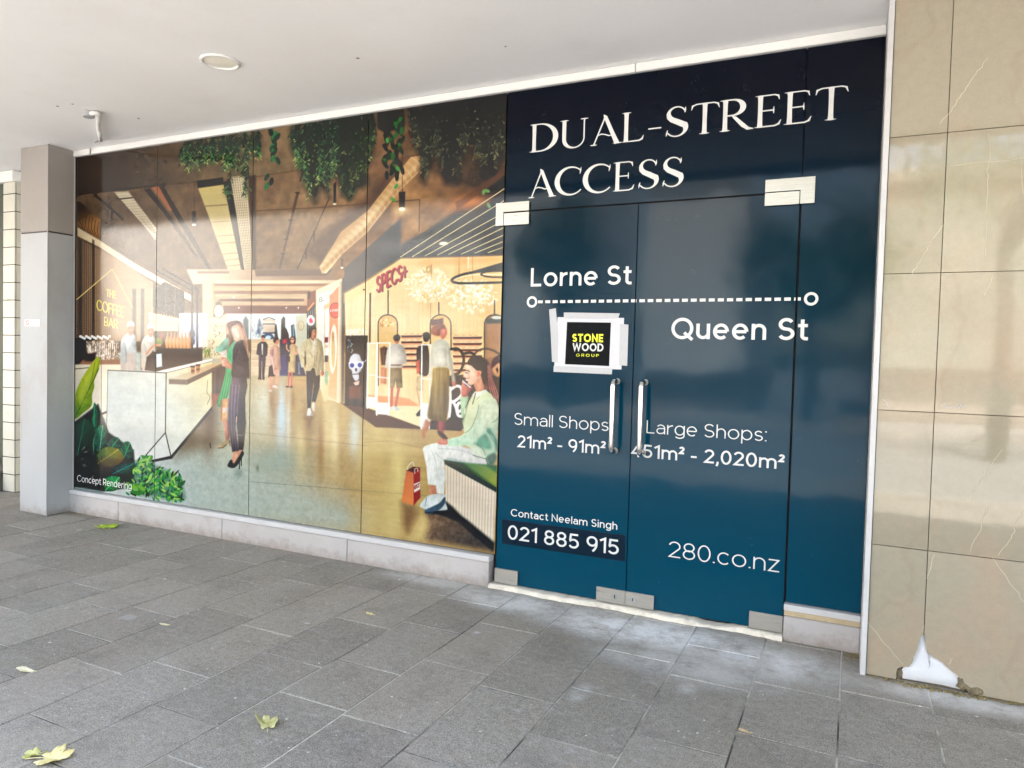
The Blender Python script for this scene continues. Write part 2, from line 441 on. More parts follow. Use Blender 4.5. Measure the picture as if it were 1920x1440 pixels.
def paint():
    # --- base tones: concrete ceiling and polished floor
    CAN[:] = (140, 105, 70)
    P([(100, 150), (980, 100), (980, 700), (100, 700)], ('g', (150, 400), (88, 71, 54), (620, 420), (146, 119, 88)), 2, n=('m', .16))
    P([(640, 300), (980, 150), (980, 560), (640, 560)], ('g', (650, 400), (142, 108, 74), (940, 300), (50, 38, 29)), 60, .9, n=('m', .2))
    P([(100, 660), (980, 660), (980, 1100), (100, 1100)], ('g', (330, 960), (178, 192, 184), (650, 850), (182, 154, 106)), 3, n=('f', .035))
    P([(330, 860), (470, 860), (690, 960), (700, 1010), (460, 980), (300, 950)], (174, 190, 182), 30, .7, n=('f', .035))
    P([(690, 790), (980, 860), (980, 1090), (660, 1090)], ('g', (690, 900), (194, 166, 108), (900, 1000), (170, 142, 94)), 30, .9, n=('h', .05))
    # --- top beam
    P([(140, 290), (300, 270), (480, 240), (700, 200), (960, 150), (960, 265), (700, 300), (566, 318), (470, 333), (300, 348), (140, 364)],
      ('g', (160, 320), (56, 44, 38), (430, 290), (126, 108, 80)), 1.2, n=('m', .16))
    P([(560, 235), (700, 205), (950, 160), (950, 262), (700, 300), (560, 318)], ('g', (560, 260), (140, 112, 76), (900, 200), (88, 64, 42)), 10, .9, n=('m', .18))
    L([(146, 364), (310, 346)], 2.6, (40, 28, 22)); L([(310, 346), (480, 331), (566, 318)], 1.4, (88, 66, 44), a=.7)
    for i in range(26): L([(320+i*24, 345-i*3), (300+i*24+rng.uniform(-40, 40), 700)], 1, (112, 82, 54), 1.5, .10)
    for v in (362, 388, 405, 428, 447, 470, 492): L([(200, v+22), (690, v-22)], 1.2, (110, 84, 60), 2, .16)
    # spiral duct, left
    P(c1(498, 540, 570, 590, 645, 655, 642, 792, 580, 745, 498, 690), ('g', c1(500, 560)[0], (26, 18, 14), c1(560, 700)[0], (140, 104, 64)), 2)
    for k in range(7): L(c1(520+k*19, 600+k*12, 512+k*19, 660+k*13, 532+k*19, 710+k*13), 1.3, (70, 48, 30), 1, .8, sm=1)
    L(c1(610, 498, 720, 590, 790, 655), 4, (38, 28, 22)); L(c1(720, 590, 720, 655), 3, (38, 28, 22))
    # perforated white tray
    P(c1(735, 480, 825, 475, 1010, 720, 1000, 790, 930, 700), (196, 184, 158), 1)
    for k in range(9): L(c1(745+k*11, 480, 960+k*8, 720+k*6), .7, (120, 104, 84), .7, .6)
    for k in range(16): L(c1(742+k*14, 488+k*17, 830+k*13, 482+k*17), .7, (120, 104, 84), .7, .6)
    L(c1(760, 525, 850, 515), 2.6, (60, 46, 34))
    # ceiling tracks
    P(c1(925, 462, 965, 455, 1080, 610, 1270, 890, 1270, 915, 1050, 610), (58, 40, 32), 1)
    P(c1(975, 450, 1020, 440, 1130, 600, 1090, 600), (150, 100, 70), 1)
    P(c1(1020, 438, 1045, 432, 1140, 590, 1370, 990, 1355, 1000, 1120, 620), (54, 40, 34), 1)
    for k in range(5): E(*c1(1065+k*22, 470+k*40)[0], 2.4, 1.8, (40, 30, 26))
    # air-conditioning cassette and trays
    P(c3(358, 635, 552, 610, 556, 664, 366, 690), (34, 30, 30), 1)
    P(c3(366, 690, 556, 664, 640, 870, 722, 1358, 612, 1366, 440, 885), ('g', c3(450, 700)[0], (186, 170, 112), c3(650, 1300)[0], (206, 186, 150)), 1)
    for y, x0, x1 in ((820, 405, 582), (940, 462, 622), (1045, 490, 648), (1100, 515, 655), (1180, 545, 668), (1225, 560, 676), (1270, 575, 686), (1320, 592, 700)):
        L(c3(x0, y+6, x1, y-6), 1.4 if y > 830 else 2.4, (128, 108, 80), .8, .7)
    P(c3(556, 640, 612, 640, 660, 880, 722, 1350, 700, 1350, 600, 860), (48, 44, 44), 1.2)
    P(c3(608, 604, 722, 598, 748, 860, 778, 1376, 724, 1376, 650, 860), (206, 192, 160), 1)
    for k in range(6): L(c3(622+k*18, 604, 662+k*14, 860, 732+k*8, 1370), .8, (112, 98, 78), .7, .7)
    for k in range(40): L(c3(612+k*3.2, 612+k*19, 722+k*1.5, 606+k*19), .8, (122, 108, 86), .7, .5)
    P(c3(745, 600, 800, 590, 800, 1330, 778, 1340), (70, 54, 44), 2, .8)
    L(c3(338, 640, 338, 860), .8, (80, 60, 46)); P(c3(320, 862, 350, 860, 348, 955, 322, 957), (66, 58, 52), 1); E(*c3(336, 964)[0], 3.6, 1.8, (255, 246, 225))
    L(c3(520, 1180, 520, 1255), .7, (120, 100, 80)); P(c3(511, 1255, 528, 1255, 527, 1308, 512, 1308), (120, 104, 92), .8); E(*c3(520, 1314)[0], 2.4, 1.2, (255, 250, 235))
    # tracks on the bay to the right
    P(c3(1105, 720, 1125, 720, 985, 1292, 972, 1292), (92, 66, 48), 1); P(c3(1112, 980, 1122, 980, 1062, 1170, 1052, 1170), (140, 106, 82), 1, .6)
    for y in (725, 930, 1075, 1180): E(*c3(1112-(y-720)*.24, y)[0], 5, 1.4, (70, 52, 42), 5, .8, .8)
    L(c3(1345, 775, 1108, 1305), 2.2, (84, 62, 48)); P(c3(1230, 1010, 1243, 1010, 1241, 1095, 1231, 1095), (80, 66, 58)); P(c3(1168, 1150, 1181, 1150, 1180, 1222, 1169, 1222), (80, 66, 58))
    L(c3(1130, 640, 1150, 560), 2, (60, 50, 34)); L(c3(800, 860, 1230, 838, 1640, 805), 2, (96, 72, 52), 1.5, .8)
    P(c3(1380, 660, 1402, 640, 1400, 800, 1382, 802), (44, 36, 30)); E(*c3(1390, 808)[0], 3, 1.6, (255, 235, 200))
    # distant beams
    P(c3(280, 1300, 1385, 1300, 1380, 1380, 800, 1392, 330, 1410), ('g', c3(400, 1340)[0], (214, 190, 160), c3(1200, 1340)[0], (150, 122, 98)), 1.5)
    P(c3(790, 1302, 1380, 1298, 1330, 1345, 800, 1352), (122, 100, 84), 1.5); P(c3(360, 1312, 600, 1312, 600, 1330, 360, 1332), (140, 112, 96), 1.5)
    # --- far corridor
    P(c4(70, 40, 980, 20, 980, 260, 70, 260), (196, 158, 120), 1)
    for y0, y1, x0, x1, cc in ((20, 42, 90, 970, (236, 206, 170)), (45, 62, 80, 950, (150, 112, 84)), (64, 92, 80, 960, (208, 172, 134)), (95, 118, 80, 760, (150, 114, 88)), (120, 150, 90, 740, (206, 176, 140)),
                               (152, 170, 120, 720, (110, 78, 62)), (172, 200, 140, 720, (196, 164, 132)), (200, 258, 150, 745, (124, 72, 54))):
        P(c4(x0, y0, x1, y0, x1, y1, x0, y1), cc, 1.2, n=('h', .12))
    for x, y in ((220, 140), (258, 216), (595, 215), (680, 215)): E(*c4(x, y)[0], 1.4, 1.4, (255, 240, 215))
    P(c4(172, 258, 742, 258, 742, 440, 172, 440), (232, 240, 242), 1)
    P(c4(350, 330, 520, 330, 520, 436, 350, 436), (196, 206, 210), 1.5, n=('f', .35)); P(c4(430, 290, 515, 290, 515, 400, 430, 400), (214, 196, 178), 1, n=('h', .4))
    L(c4(430, 300, 470, 285, 515, 300), 1.6, (70, 84, 104), sm=1); L(c4(430, 330, 515, 330), 2, (84, 92, 108)); L(c4(430, 395, 515, 395), 2.4, (54, 70, 92))
    P(c4(430, 436, 440, 405, 470, 392, 500, 410, 506, 436, 480, 436, 470, 416, 452, 420), (70, 104, 140), 1, sm=1); E(*c4(468, 424)[0], 5, 3, (190, 216, 230))
    for x, y0, y1, w, cc in ((307, 275, 440, 42, (104, 112, 116)), (405, 290, 350, 24, (110, 120, 134)), (400, 350, 400, 30, (92, 112, 136))):
        P(c4(x-w/2, y0+28, x-4, y0, x+4, y0, x+w/2, y0+28, x+w/2, y1, x-w/2, y1), cc, 2, .9)
    P(c4(515, 340, 525, 330, 538, 440, 510, 440), (44, 48, 58), 1); P(c4(628, 340, 650, 332, 664, 440, 632, 440), (56, 74, 88), 1); P(c4(640, 345, 648, 345, 652, 430, 640, 430), (140, 170, 180), 1)
    P(c4(560, 300, 575, 276, 586, 290, 586, 350, 600, 372, 606, 440, 556, 440), (36, 38, 42), 1.2); P(c4(570, 430, 600, 420, 606, 470, 566, 478), (176, 40, 84), 1.5)
    P(c4(345, 440, 742, 440, 742, 700, 345, 700), (214, 190, 160), 1.2, n=('h', .10))
    for k in range(11): L(c4(345, 452+k*22, 560, 452+k*22), .8, (186, 160, 128), .8, .7)
    P(c4(548, 440, 620, 430, 690, 560, 735, 700, 548, 700), (50, 58, 84), 1.5); P(c4(556, 560, 600, 550, 606, 690, 552, 690), (56, 62, 110), 2); P(c4(676, 600, 690, 600, 694, 690, 680, 690), (110, 130, 150), 1)
    P(c4(660, 270, 742, 258, 742, 640, 700, 640, 668, 470), (196, 196, 176), 1.5); E(*c4(700, 342)[0], 6, 9, (176, 160, 128)); E(*c4(700, 342)[0], 4.6, 7.2, (206, 196, 164))
    P(c4(742, 250, 800, 180, 806, 420, 742, 440), (34, 36, 42), 1)
    for k in range(4): L(c4(752+k*14, 250-k*12, 752+k*14, 430), 1.2, (180, 184, 180), .8, .8)
    P(c4(742, 110, 806, 90, 806, 190, 742, 250), (140, 84, 60), 1); L(c4(750, 230, 790, 180), 2.4, (226, 160, 110)); P(c4(748, 100, 766, 100, 764, 150, 750, 150), (40, 30, 30), 1)
    E(*c4(769, 305)[0], 7.4, 10, (236, 224, 224)); P(c4(756, 300, 768, 284, 780, 300, 786, 318, 770, 326, 758, 318), (232, 70, 110), 1)
    # right-hand shop row up to the grey post
    P(c4(806, 90, 1000, 0, 1000, 900, 975, 890, 858, 860, 806, 700), (240, 218, 184), 1)
    P(c4(818, 120, 930, 92, 980, 70, 980, 130, 862, 190, 818, 200), (244, 238, 226), 1)
    TXT('EL', c4(826, 178)[0], c4(862, 166)[0], 9, (120, 140, 128), .14); TXT('TEN', c4(868, 158)[0], c4(920, 138)[0], 8, (190, 190, 180), .14)
    P(c4(818, 200, 862, 188, 866, 640, 818, 660), (232, 232, 222), 1); P(c4(862, 200, 902, 180, 902, 700, 870, 700), (210, 182, 140), 1); P(c4(870, 230, 898, 215, 898, 560, 872, 560), (240, 244, 240), 1.5)
    P(c4(902, 130, 970, 60, 970, 890, 890, 840, 902, 700), ('g', c4(905, 300)[0], (226, 152, 112), c4(960, 800)[0], (226, 184, 138)), 1)
    E(*c4(943, 234)[0], 11.2, 14.8, (90, 42, 34)); E(*c4(943, 234)[0], 10.2, 13.8, (228, 98, 74)); TXT('EXPORTE', c4(906, 244)[0], c4(976, 238)[0], 4.2, (255, 238, 225), .2)
    E(*c4(928, 510)[0], 7, 46, (250, 236, 214), 2); E(*c4(928, 530)[0], 3.6, 30, (226, 190, 140)); E(*c4(926, 420)[0], 2.6, 10, (206, 160, 112))
    for y0, y1, cc in ((425, 462, (130, 30, 40)), (480, 500, (220, 180, 150)), (555, 600, (50, 52, 50)), (665, 770, (130, 176, 156))): P(c4(868, y0, 892, y0, 890, y1, 866, y1), cc, 1)
    P(c4(858, 740, 890, 770, 880, 880, 858, 880), (238, 214, 170), 2)
    P(c4(968, 30, 1002, 30, 992, 895, 952, 890), ('g', c4(965, 400)[0], (238, 220, 190), c4(1000, 400)[0], (150, 128, 104)), 1)
    P(c4(990, 0, 1012, 0, 1005, 890, 985, 890), (112, 100, 90), 1)
    # --- floor reflections
    for x, y, rx, ry, cc, al in ((560, 980, 42, 230, (196, 220, 232), .85), (500, 900, 26, 160, (150, 106, 62), .6), (880, 1000, 58, 300, (232, 206, 146), .75), (740, 1060, 54, 200, (140, 104, 60), .55), (660, 900, 40, 180, (190, 156, 96), .6),
                                 (1080, 1120, 46, 160, (206, 216, 206), .85), (1000, 1000, 40, 200, (214, 182, 116), .5), (430, 900, 60, 180, (216, 214, 190), .8), (450, 740, 60, 40, (216, 190, 160), .6), (660, 760, 80, 30, (196, 156, 120), .5), (540, 1300, 200, 120, (150, 172, 164), .6)):
        G(*c4(x, y)[0], rx/3.79, ry/3.79, cc, al)
    for x, y, rx, ry, cc, al in ((700, 1180, 40, 190, (236, 212, 150), .5), (1150, 1250, 60, 200, (214, 190, 128), .6), (1240, 1100, 50, 160, (226, 202, 132), .6), (940, 1120, 30, 240, (244, 224, 170), .7), (840, 1180, 26, 240, (142, 104, 62), .55), (610, 1000, 14, 200, (226, 222, 206), .6)):
        G(*c4(x, y)[0], rx/3.79, ry/3.79, cc, al)
    G(745, 880, 14, 60, (238, 216, 142), .7); G(735, 980, 22, 40, (226, 204, 136), .6); G(712, 830, 20, 34, (206, 178, 112), .5)
    G(392, 790, 12, 60, (104, 76, 54), .75); G(355, 820, 26, 20, (112, 92, 66), .6)
    P([(335, 800), (400, 740), (415, 760), (415, 830), (330, 860)], (104, 84, 62), 14, .5)
    for k in range(60):
        u = rng.uniform(480, 690); v = rng.uniform(700, 830)
        L([(u, v), (u+rng.uniform(6, 16), v+rng.uniform(-.6, 1.2))], .9, (250, 230, 190) if rng.random() < .6 else (120, 92, 60), 1.2, .22)
    L([(360, 806), (470, 812), (690, 836)], .8, (110, 100, 80), .8, .5); L([(468, 903), (680, 920), (800, 930)], .8, (90, 104, 96), .8, .6)
    # --- coffee bar, left wall
    P(c1(498, 705, 642, 790, 862, 935, 1240, 1150, 1240, 1190, 862, 978, 642, 835, 498, 762), ('g', c1(500, 720)[0], (188, 166, 134), c1(900, 960)[0], (226, 212, 184)), 1)
    P(c1(492, 762, 642, 838, 862, 980, 985, 1060, 985, 1440, 490, 1440), ('g', c1(500, 1100)[0], (62, 44, 34), c1(760, 1100)[0], (176, 150, 120)), 1)  # paler right end holds some of the glare on the glass
    for k in range(27): L(c1(494+k*13.5, 765+k*7.7, 494+k*13.5, 1430), .75, (176, 146, 108), .6, .65)
    for k in range(62): L(c1(492, 775+k*11, 860, 985+k*7.6), .75, (176, 146, 108), .6, .55)
    for x in (515, 600): P(c1(x-8, 780, x+8, 790, x+8, 1430, x-8, 1430), (40, 28, 22), 1, .6)
    L(c1(494, 1170, 722, 975, 862, 1242), 1.3, (236, 210, 130), .8); L(c1(722, 905, 722, 975), .8, (150, 120, 90))
    for t, x0, y0, x1, y1, hh in (('THE', 682, 1150, 748, 1166, 14), ('COFFEE', 622, 1238, 798, 1288, 20), ('BAR', 670, 1338, 757, 1360, 17)):
        TXT(t, c1(x0, y0)[0], c1(x1, y1)[0], hh, (246, 224, 110), .085)  # sign yellow paled too, with the glass glare mixed into it
    P(c2(575, 20, 775, 60, 770, 145, 575, 145), (236, 220, 176), 1)
    for k in range(7): L(c2(575, 38+k*17, 772, 62+k*14), .8, (200, 176, 128), .7, .9)
    for k in range(11): L(c2(585+k*18, 30, 585+k*18, 145), .8, (200, 176, 128), .7, .9)
    P(c1(985, 1110, 1060, 1055, 1185, 1120, 1183, 1300, 1060, 1255, 985, 1215), (44, 38, 34), 1)
    for k in range(13):
        for (xa, xb) in ((995, 1040), (1068, 1100), (1108, 1130), (1140, 1172)):
            y = 1085+k*13+(xa-1060)*.42
            if rng.random() < .8: L(c1(xa, y, xa+(xb-xa)*rng.uniform(.5, 1), y+8), .8, (176, 160, 140), .7, .75)
    L(c1(1128, 1090, 1124, 1280), 1, (150, 120, 84)); L(c1(1064, 1060, 1062, 1255), 1, (120, 96, 70))
    P(c2(780, 25, 970, 25, 970, 250, 780, 265), (240, 240, 238), 1)
    for x, y, rx, ry, cc in ((830, 110, 46, 60, (160, 186, 226)), (900, 140, 60, 90, (176, 176, 222)), (870, 170, 40, 60, (120, 140, 206)), (850, 60, 50, 30, (206, 214, 236)), (930, 190, 30, 50, (206, 196, 230))): G(*c2(x, y)[0], rx/3.6, ry/3.6, cc, .8)
    P(c4(0, 40, 70, 40, 76, 330, 150, 350, 150, 560, 0, 560), (238, 222, 186), 2, .75)
    P(c2(985, 60, 1100, 30, 1100, 330, 1000, 330), (226, 212, 176), 2)
    for k in range(6): L(c2(1000+k*16, 110, 1000+k*16, 330), .8, (196, 178, 140), .8, .7)
    for x in (865, 900): P(c2(x-6, -160, x+6, -160, x+6, 262, x-6, 262), (26, 24, 26), .9)
    L(c1(1010, 985, 1242, 1118), 3.2, (34, 30, 30)); L(c1(1052, 975, 1276, 1108), 3.2, (34, 30, 30))
    for y in (165, 215): E(*c2(866, y)[0], 5, 8, (34, 44, 66), 0, 1.5, .9)
    for x in (476, 531): P(c2(x-13, -140, x+11, -140, x+11, 408, x-13, 408), (92, 80, 72), 1.2, .9)
    for k in range(7):
        x = 690+k*24; P(c2(x, 265, x-6, 215, x+4, 175, x+6, 155, x+14, 155, x+16, 175, x+26, 215, x+20, 265), ('g', c2(x-4, 200)[0], (236, 176, 120), c2(x+26, 200)[0], (186, 118, 72)), .8, sm=1)
    E(*c2(655, 180)[0], 3.5, 8, (170, 60, 50), 0, 2, .8); E(*c2(640, 220)[0], 7, 9, (150, 160, 90), 0, 3, .8)
    # espresso machine and cups
    P(c2(72, 195, 190, 190, 190, 370, 75, 378), (40, 26, 24), 1); P(c2(130, 340, 380, 330, 380, 378, 90, 378), (150, 110, 78), 1.5)
    P(c2(150, 215, 370, 205, 370, 335, 160, 340), (176, 158, 140), 2, n=('f', .7)); P(c2(150, 300, 210, 290, 215, 350, 140, 350), (60, 36, 30), 2)
    for k in range(16): E(*c2(112+k*13, 182+(k % 3)*7)[0], 2.6, 2.2, (244, 238, 226), 0, .7)
    for k in range(22): L(c2(215+k*7, 235, 215+k*7, 290+rng.uniform(-20, 40)), .9, (96, 74, 60) if k % 2 else (240, 226, 206), .7, .8)
    P(c2(75, 372, 385, 372, 385, 720, 75, 760), ('g', c2(100, 380)[0], (226, 210, 176), c2(300, 500)[0], (236, 224, 196)), 1); L(c2(75, 402, 180, 392), 1.4, (70, 56, 48)); L(c2(252, 372, 252, 700), 1, (120, 110, 96))
    P(c2(225, 710, 290, 685, 290, 700, 225, 724), (60, 48, 44), 1)
    # baristas
    for ox, oy, k, shirt in ((445, 90, 1.0, (206, 214, 214)), (580, 105, .95, (238, 228, 214))):
        q = lambda *f: c2(*[(ox+f[i]*k if i % 2 == 0 else oy+f[i]*k) for i in range(len(f))])
        P(q(-60, 130, -40, 90, -10, 70, 25, 78, 40, 120, 40, 320, -50, 320, -62, 220), shirt, 1.4, sm=1, n=('m', .2))
        P(q(-58, 200, 30, 205, 40, 320, -60, 320), (190, 170, 156), 3, .7)
        P(q(-16, 20, 8, 16, 26, 24, 27, 52, 12, 84, -2, 84, -14, 60), (214, 150, 118), 1, sm=1)
        P(q(-18, 26, -14, -2, 8, -12, 26, 0, 29, 24, 4, 20), (226, 220, 208), 1, sm=1)
        E(*q(-5, 36)[0], 1, .8, (80, 50, 40)); E(*q(14, 36)[0], 1, .8, (80, 50, 40)); L(q(0, 64, 14, 63), .9, (150, 70, 60))
        P(q(-60, 150, -30, 140, -20, 260, -52, 262), tuple(.9*x for x in shirt), 1.5, .8, sm=1)
    L(c2(560, 300, 600, 250, 650, 240), 4, (214, 150, 118), 1.5, sm=1)
    # bench upstand, tablet and counter
    P(c2(560, 320, 660, 262, 935, 265, 935, 350, 640, 420, 545, 410), (58, 42, 36), 1)
    for k in range(22): L(c2(665+k*12.5, 266, 660+k*12.5, 415-k*3), .8, (104, 80, 66), .7, .8)
    P(c2(560, 330, 600, 280, 625, 300, 618, 405, 580, 408), (66, 48, 42), 2); P(c2(622, 300, 660, 298, 662, 385, 625, 392), (210, 226, 232), 1)
    for k in range(14): leaf(*c2(965+rng.uniform(-28, 28), 292+rng.uniform(-40, 30))[0], rng.uniform(40, 140), 9, 2.4, (120+rng.uniform(-30, 60), 140+rng.uniform(-20, 40), 70))
    P(c2(618, 420, 940, 345, 1002, 333, 1002, 352, 700, 432), (240, 236, 222), 1)
    P(c2(294, 410, 690, 428, 685, 832, 722, 992, 604, 1020, 480, 1016, 284, 932), ('g', c2(300, 500)[0], (196, 204, 197), c2(680, 700)[0], (218, 222, 213)), 1, n=('m', .03))
    P(c2(690, 428, 1002, 350, 1000, 655, 722, 990, 685, 830), ('g', c2(720, 700)[0], (216, 220, 206), c2(990, 560)[0], (216, 204, 158)), 1, n=('m', .04))
    L(c2(294, 410, 690, 428), 1.6, (90, 84, 78)); L(c2(296, 410, 285, 930), 1.2, (120, 118, 110)); L(c2(690, 428, 685, 832), 1.8, (54, 50, 48)); L(c2(690, 428, 1002, 348), 1.1, (120, 108, 90))
    L(c2(685, 832, 560, 976), 1.8, (54, 50, 48)); L(c2(685, 832, 722, 992), 1.8, (54, 50, 48))
    P(c2(500, 1016, 604, 1014, 722, 988, 1000, 655, 1000, 678, 728, 1008, 606, 1030, 490, 1028), (52, 48, 46), 1)
    P(c2(708, 470, 1000, 368, 1065, 366, 830, 476), ('g', c2(720, 470)[0], (206, 196, 170), c2(1050, 370)[0], (196, 160, 116)), 1)
    P(c2(708, 470, 830, 474, 832, 508, 710, 504), (126, 112, 96), 1); P(c2(830, 474, 1066, 366, 1068, 392, 832, 508), (112, 92, 74), 1)
    P(c2(1000, 400, 1095, 380, 1095, 640, 1040, 640, 1000, 600), (96, 70, 58), 2, n=('v', .8)); P(c2(1000, 570, 1060, 570, 1040, 640, 1000, 650), (150, 96, 66), 4)
    for x, y in ((870, 382), (905, 372)):
        P(c2(x-14, y+8, x+14, y+8, x+10, y+54, x-9, y+56), (186, 128, 88), .9); P(c2(x-15, y-2, x+15, y-2, x+15, y+9, x-15, y+9), (60, 40, 34), .9); P(c2(x-12, y+26, x+12, y+26, x+11, y+40, x-11, y+40), (120, 76, 54), .9)
    L(c2(970, 480, 966, 560, 985, 590, 968, 640), 1.2, (120, 126, 110), sm=1)
    # pot plant and round sign by the corridor
    for k in range(70):
        x, y = 1035+rng.normal(0, 22), 190+rng.uniform(-95, 130); leaf(*c2(x, y)[0], rng.uniform(0, 180), rng.uniform(3, 6), 1.8, [(206, 196, 140), (150, 150, 110), (226, 216, 170), (120, 110, 84)][k % 4], .9)
    P(c2(1022, -40, 1045, -60, 1066, -40, 1060, -20, 1030, -20), (104, 100, 80), 1.5)
    E(*c4(115, 240)[0], 9.8, 13, (84, 66, 52)); E(*c4(115, 240)[0], 8.6, 11.8, (240, 230, 206)); E(*c4(115, 240)[0], 4.4, 6, (176, 160, 132)); E(*c4(115, 240)[0], 2.8, 4, (240, 230, 206))
    SHADE[0] = .30; women(); walkers(); SHADE[0] = 0; specs(); fore(); plants()
    # photographic finish: soft pixels, local contrast, fine tone variation
    CAN[:] = .7*CAN+.3*blur(CAN, 1, 1)
    big = blur(CAN, 14, 3); wide = blur(CAN, 45, 2)
    CAN[:] = CAN+.20*(CAN-big)+.06*(CAN-wide)
    CAN[:] = CAN*(1+.03*N_F+.02*N_M+.03*N_H)[..., None]+rng.normal(0, 2.2, CAN.shape)

SK = (222, 164, 134)
def women():
    # woman in green, behind
    P(c8(118, 120, 140, 110, 160, 140, 178, 210, 160, 300, 140, 320, 100, 290, 108, 240), (120, 84, 64), 1.4, sm=1, n=('v', .4))
    P(c8(104, 130, 122, 116, 132, 150, 132, 200, 118, 214, 106, 190), SK, 1, sm=1)
    P(c8(20, 330, 60, 290, 110, 240, 130, 260, 120, 330, 60, 360, 24, 352), (156, 208, 180), 1.4, sm=1, n=('m', .3))
    P(c8(120, 350, 150, 300, 190, 270, 210, 330, 200, 520, 150, 640, 130, 720, 70, 820, 34, 790, 60, 700, 90, 600, 110, 480), ('g', c8(160, 320)[0], (120, 214, 166), c8(80, 720)[0], (0, 150, 80)), 1.2, sm=1)
    for k in range(8): L(c8(100+k*9, 560, 48+k*12, 800-k*6), 1.1, (0, 108, 60) if k % 2 else (70, 210, 140), 1, .6)
    P(c8(64, 362, 104, 348, 112, 376, 70, 392), (244, 236, 226), 1); P(c8(72, 385, 108, 372, 104, 420, 80, 424), (240, 232, 218), 1)
    P(c8(64, 410, 110, 410, 165, 480, 150, 505, 110, 490, 70, 452), SK, 1.1, sm=1); P(c8(70, 430, 100, 425, 96, 470, 82, 470), (236, 190, 166), 1.2, sm=1)
    P(c8(82, 930, 130, 930, 140, 1010, 132, 1100, 104, 1108, 92, 1010), ('g', c8(90, 1000)[0], (216, 150, 122), c8(135, 1000)[0], (140, 92, 76)), 1.2, sm=1)
    P(c8(38, 1160, 70, 1130, 100, 1105, 138, 1098, 142, 1126, 112, 1140, 80, 1168, 44, 1170), (196, 172, 132), 1, sm=1); L(c8(42, 1170, 80, 1168, 112, 1142), 1.3, (90, 74, 56)); L(c8(138, 1110, 142, 1150), 1.6, (120, 96, 70))
    P(c8(75, 755, 160, 748, 160, 936, 64, 940), (220, 168, 112), 1); P(c8(64, 770, 78, 758, 72, 938, 62, 938), (180, 126, 80), 1); P(c8(82, 830, 120, 828, 118, 868, 80, 870), (238, 222, 200), 1); TXT('IT', c8(90, 862)[0], c8(112, 860)[0], 5, (190, 170, 150))
    # woman in black
    P(c8(158, 560, 280, 560, 288, 640, 268, 740, 272, 960, 262, 1100, 250, 1186, 214, 1184, 214, 1080, 198, 960, 192, 920, 186, 1000, 216, 1195, 162, 1205, 140, 1080, 120, 900, 128, 760), ('g', c8(130, 800)[0], (120, 106, 118), c8(270, 820)[0], (44, 34, 52)), 1.2)
    P(c8(200, 900, 260, 850, 272, 960, 250, 1186, 214, 1184, 205, 1040), (40, 30, 48), 3, .8)
    for k in range(6): L(c8(150+k*14, 640, 140+k*12, 900, 160+k*9, 1180), 1.4, (150, 136, 146) if k % 2 else (60, 50, 64), 2, .45, sm=1)
    L(c8(198, 905, 194, 950), 1.6, (214, 160, 140)); L(c8(200, 1060, 262, 1062), .8, (160, 150, 156))
    P(c8(205, 262, 240, 252, 280, 270, 300, 400, 303, 578, 160, 572, 150, 540, 160, 480, 165, 340, 180, 300), (70, 62, 70), 1.2, n=('m', .14)); L(c8(214, 320, 206, 420, 160, 470), 1.2, (100, 92, 98), 1.5, .8, sm=1); P(c8(270, 280, 300, 400, 303, 578, 280, 578), (54, 46, 54), 3, .8)
    P(c8(118, 130, 140, 108, 200, 96, 240, 118, 262, 190, 285, 260, 300, 400, 290, 390, 270, 270, 235, 250, 205, 268, 185, 262, 160, 210, 150, 150), (224, 178, 148), 1.2, sm=1)
    P(c8(118, 130, 140, 104, 200, 94, 240, 116, 250, 160, 210, 130, 160, 140, 146, 170, 130, 160), (110, 58, 56), 2, sm=1)
    P(c8(150, 170, 200, 140, 232, 190, 240, 245, 205, 262, 186, 245, 170, 210), (240, 214, 190), 3, .9, sm=1)
    for k in range(7): L(c8(200+k*8, 120, 236+k*6, 200, 262+k*5, 300+k*12), 1, (150, 86, 74) if k % 2 else (240, 200, 170), 1.4, .6, sm=1)
    P(c8(170, 1208, 215, 1200, 222, 1235, 180, 1300, 160, 1290), SK, 1.2, sm=1); P(c8(216, 1190, 240, 1186, 246, 1205, 220, 1212), (206, 140, 116), 1)
    P(c8(122, 1312, 150, 1268, 172, 1284, 214, 1240, 244, 1196, 258, 1220, 232, 1270, 200, 1318, 168, 1338, 130, 1330), (18, 16, 20), 1, sm=1)
    P(c8(160, 1290, 216, 1216, 226, 1226, 176, 1302), (226, 170, 144), 1.2); L(c8(222, 1270, 220, 1345), 1.6, (20, 18, 22)); L(c8(240, 1230, 236, 1318), 1.6, (20, 18, 22))
    G(*c8(215, 1380)[0], 8, 9, (104, 120, 112), .5)
    L(c2(985, 905, 992, 935), 2, (70, 70, 60), 1); G(*c4(390, 1355)[0], 3, 6, (110, 116, 100), .6)

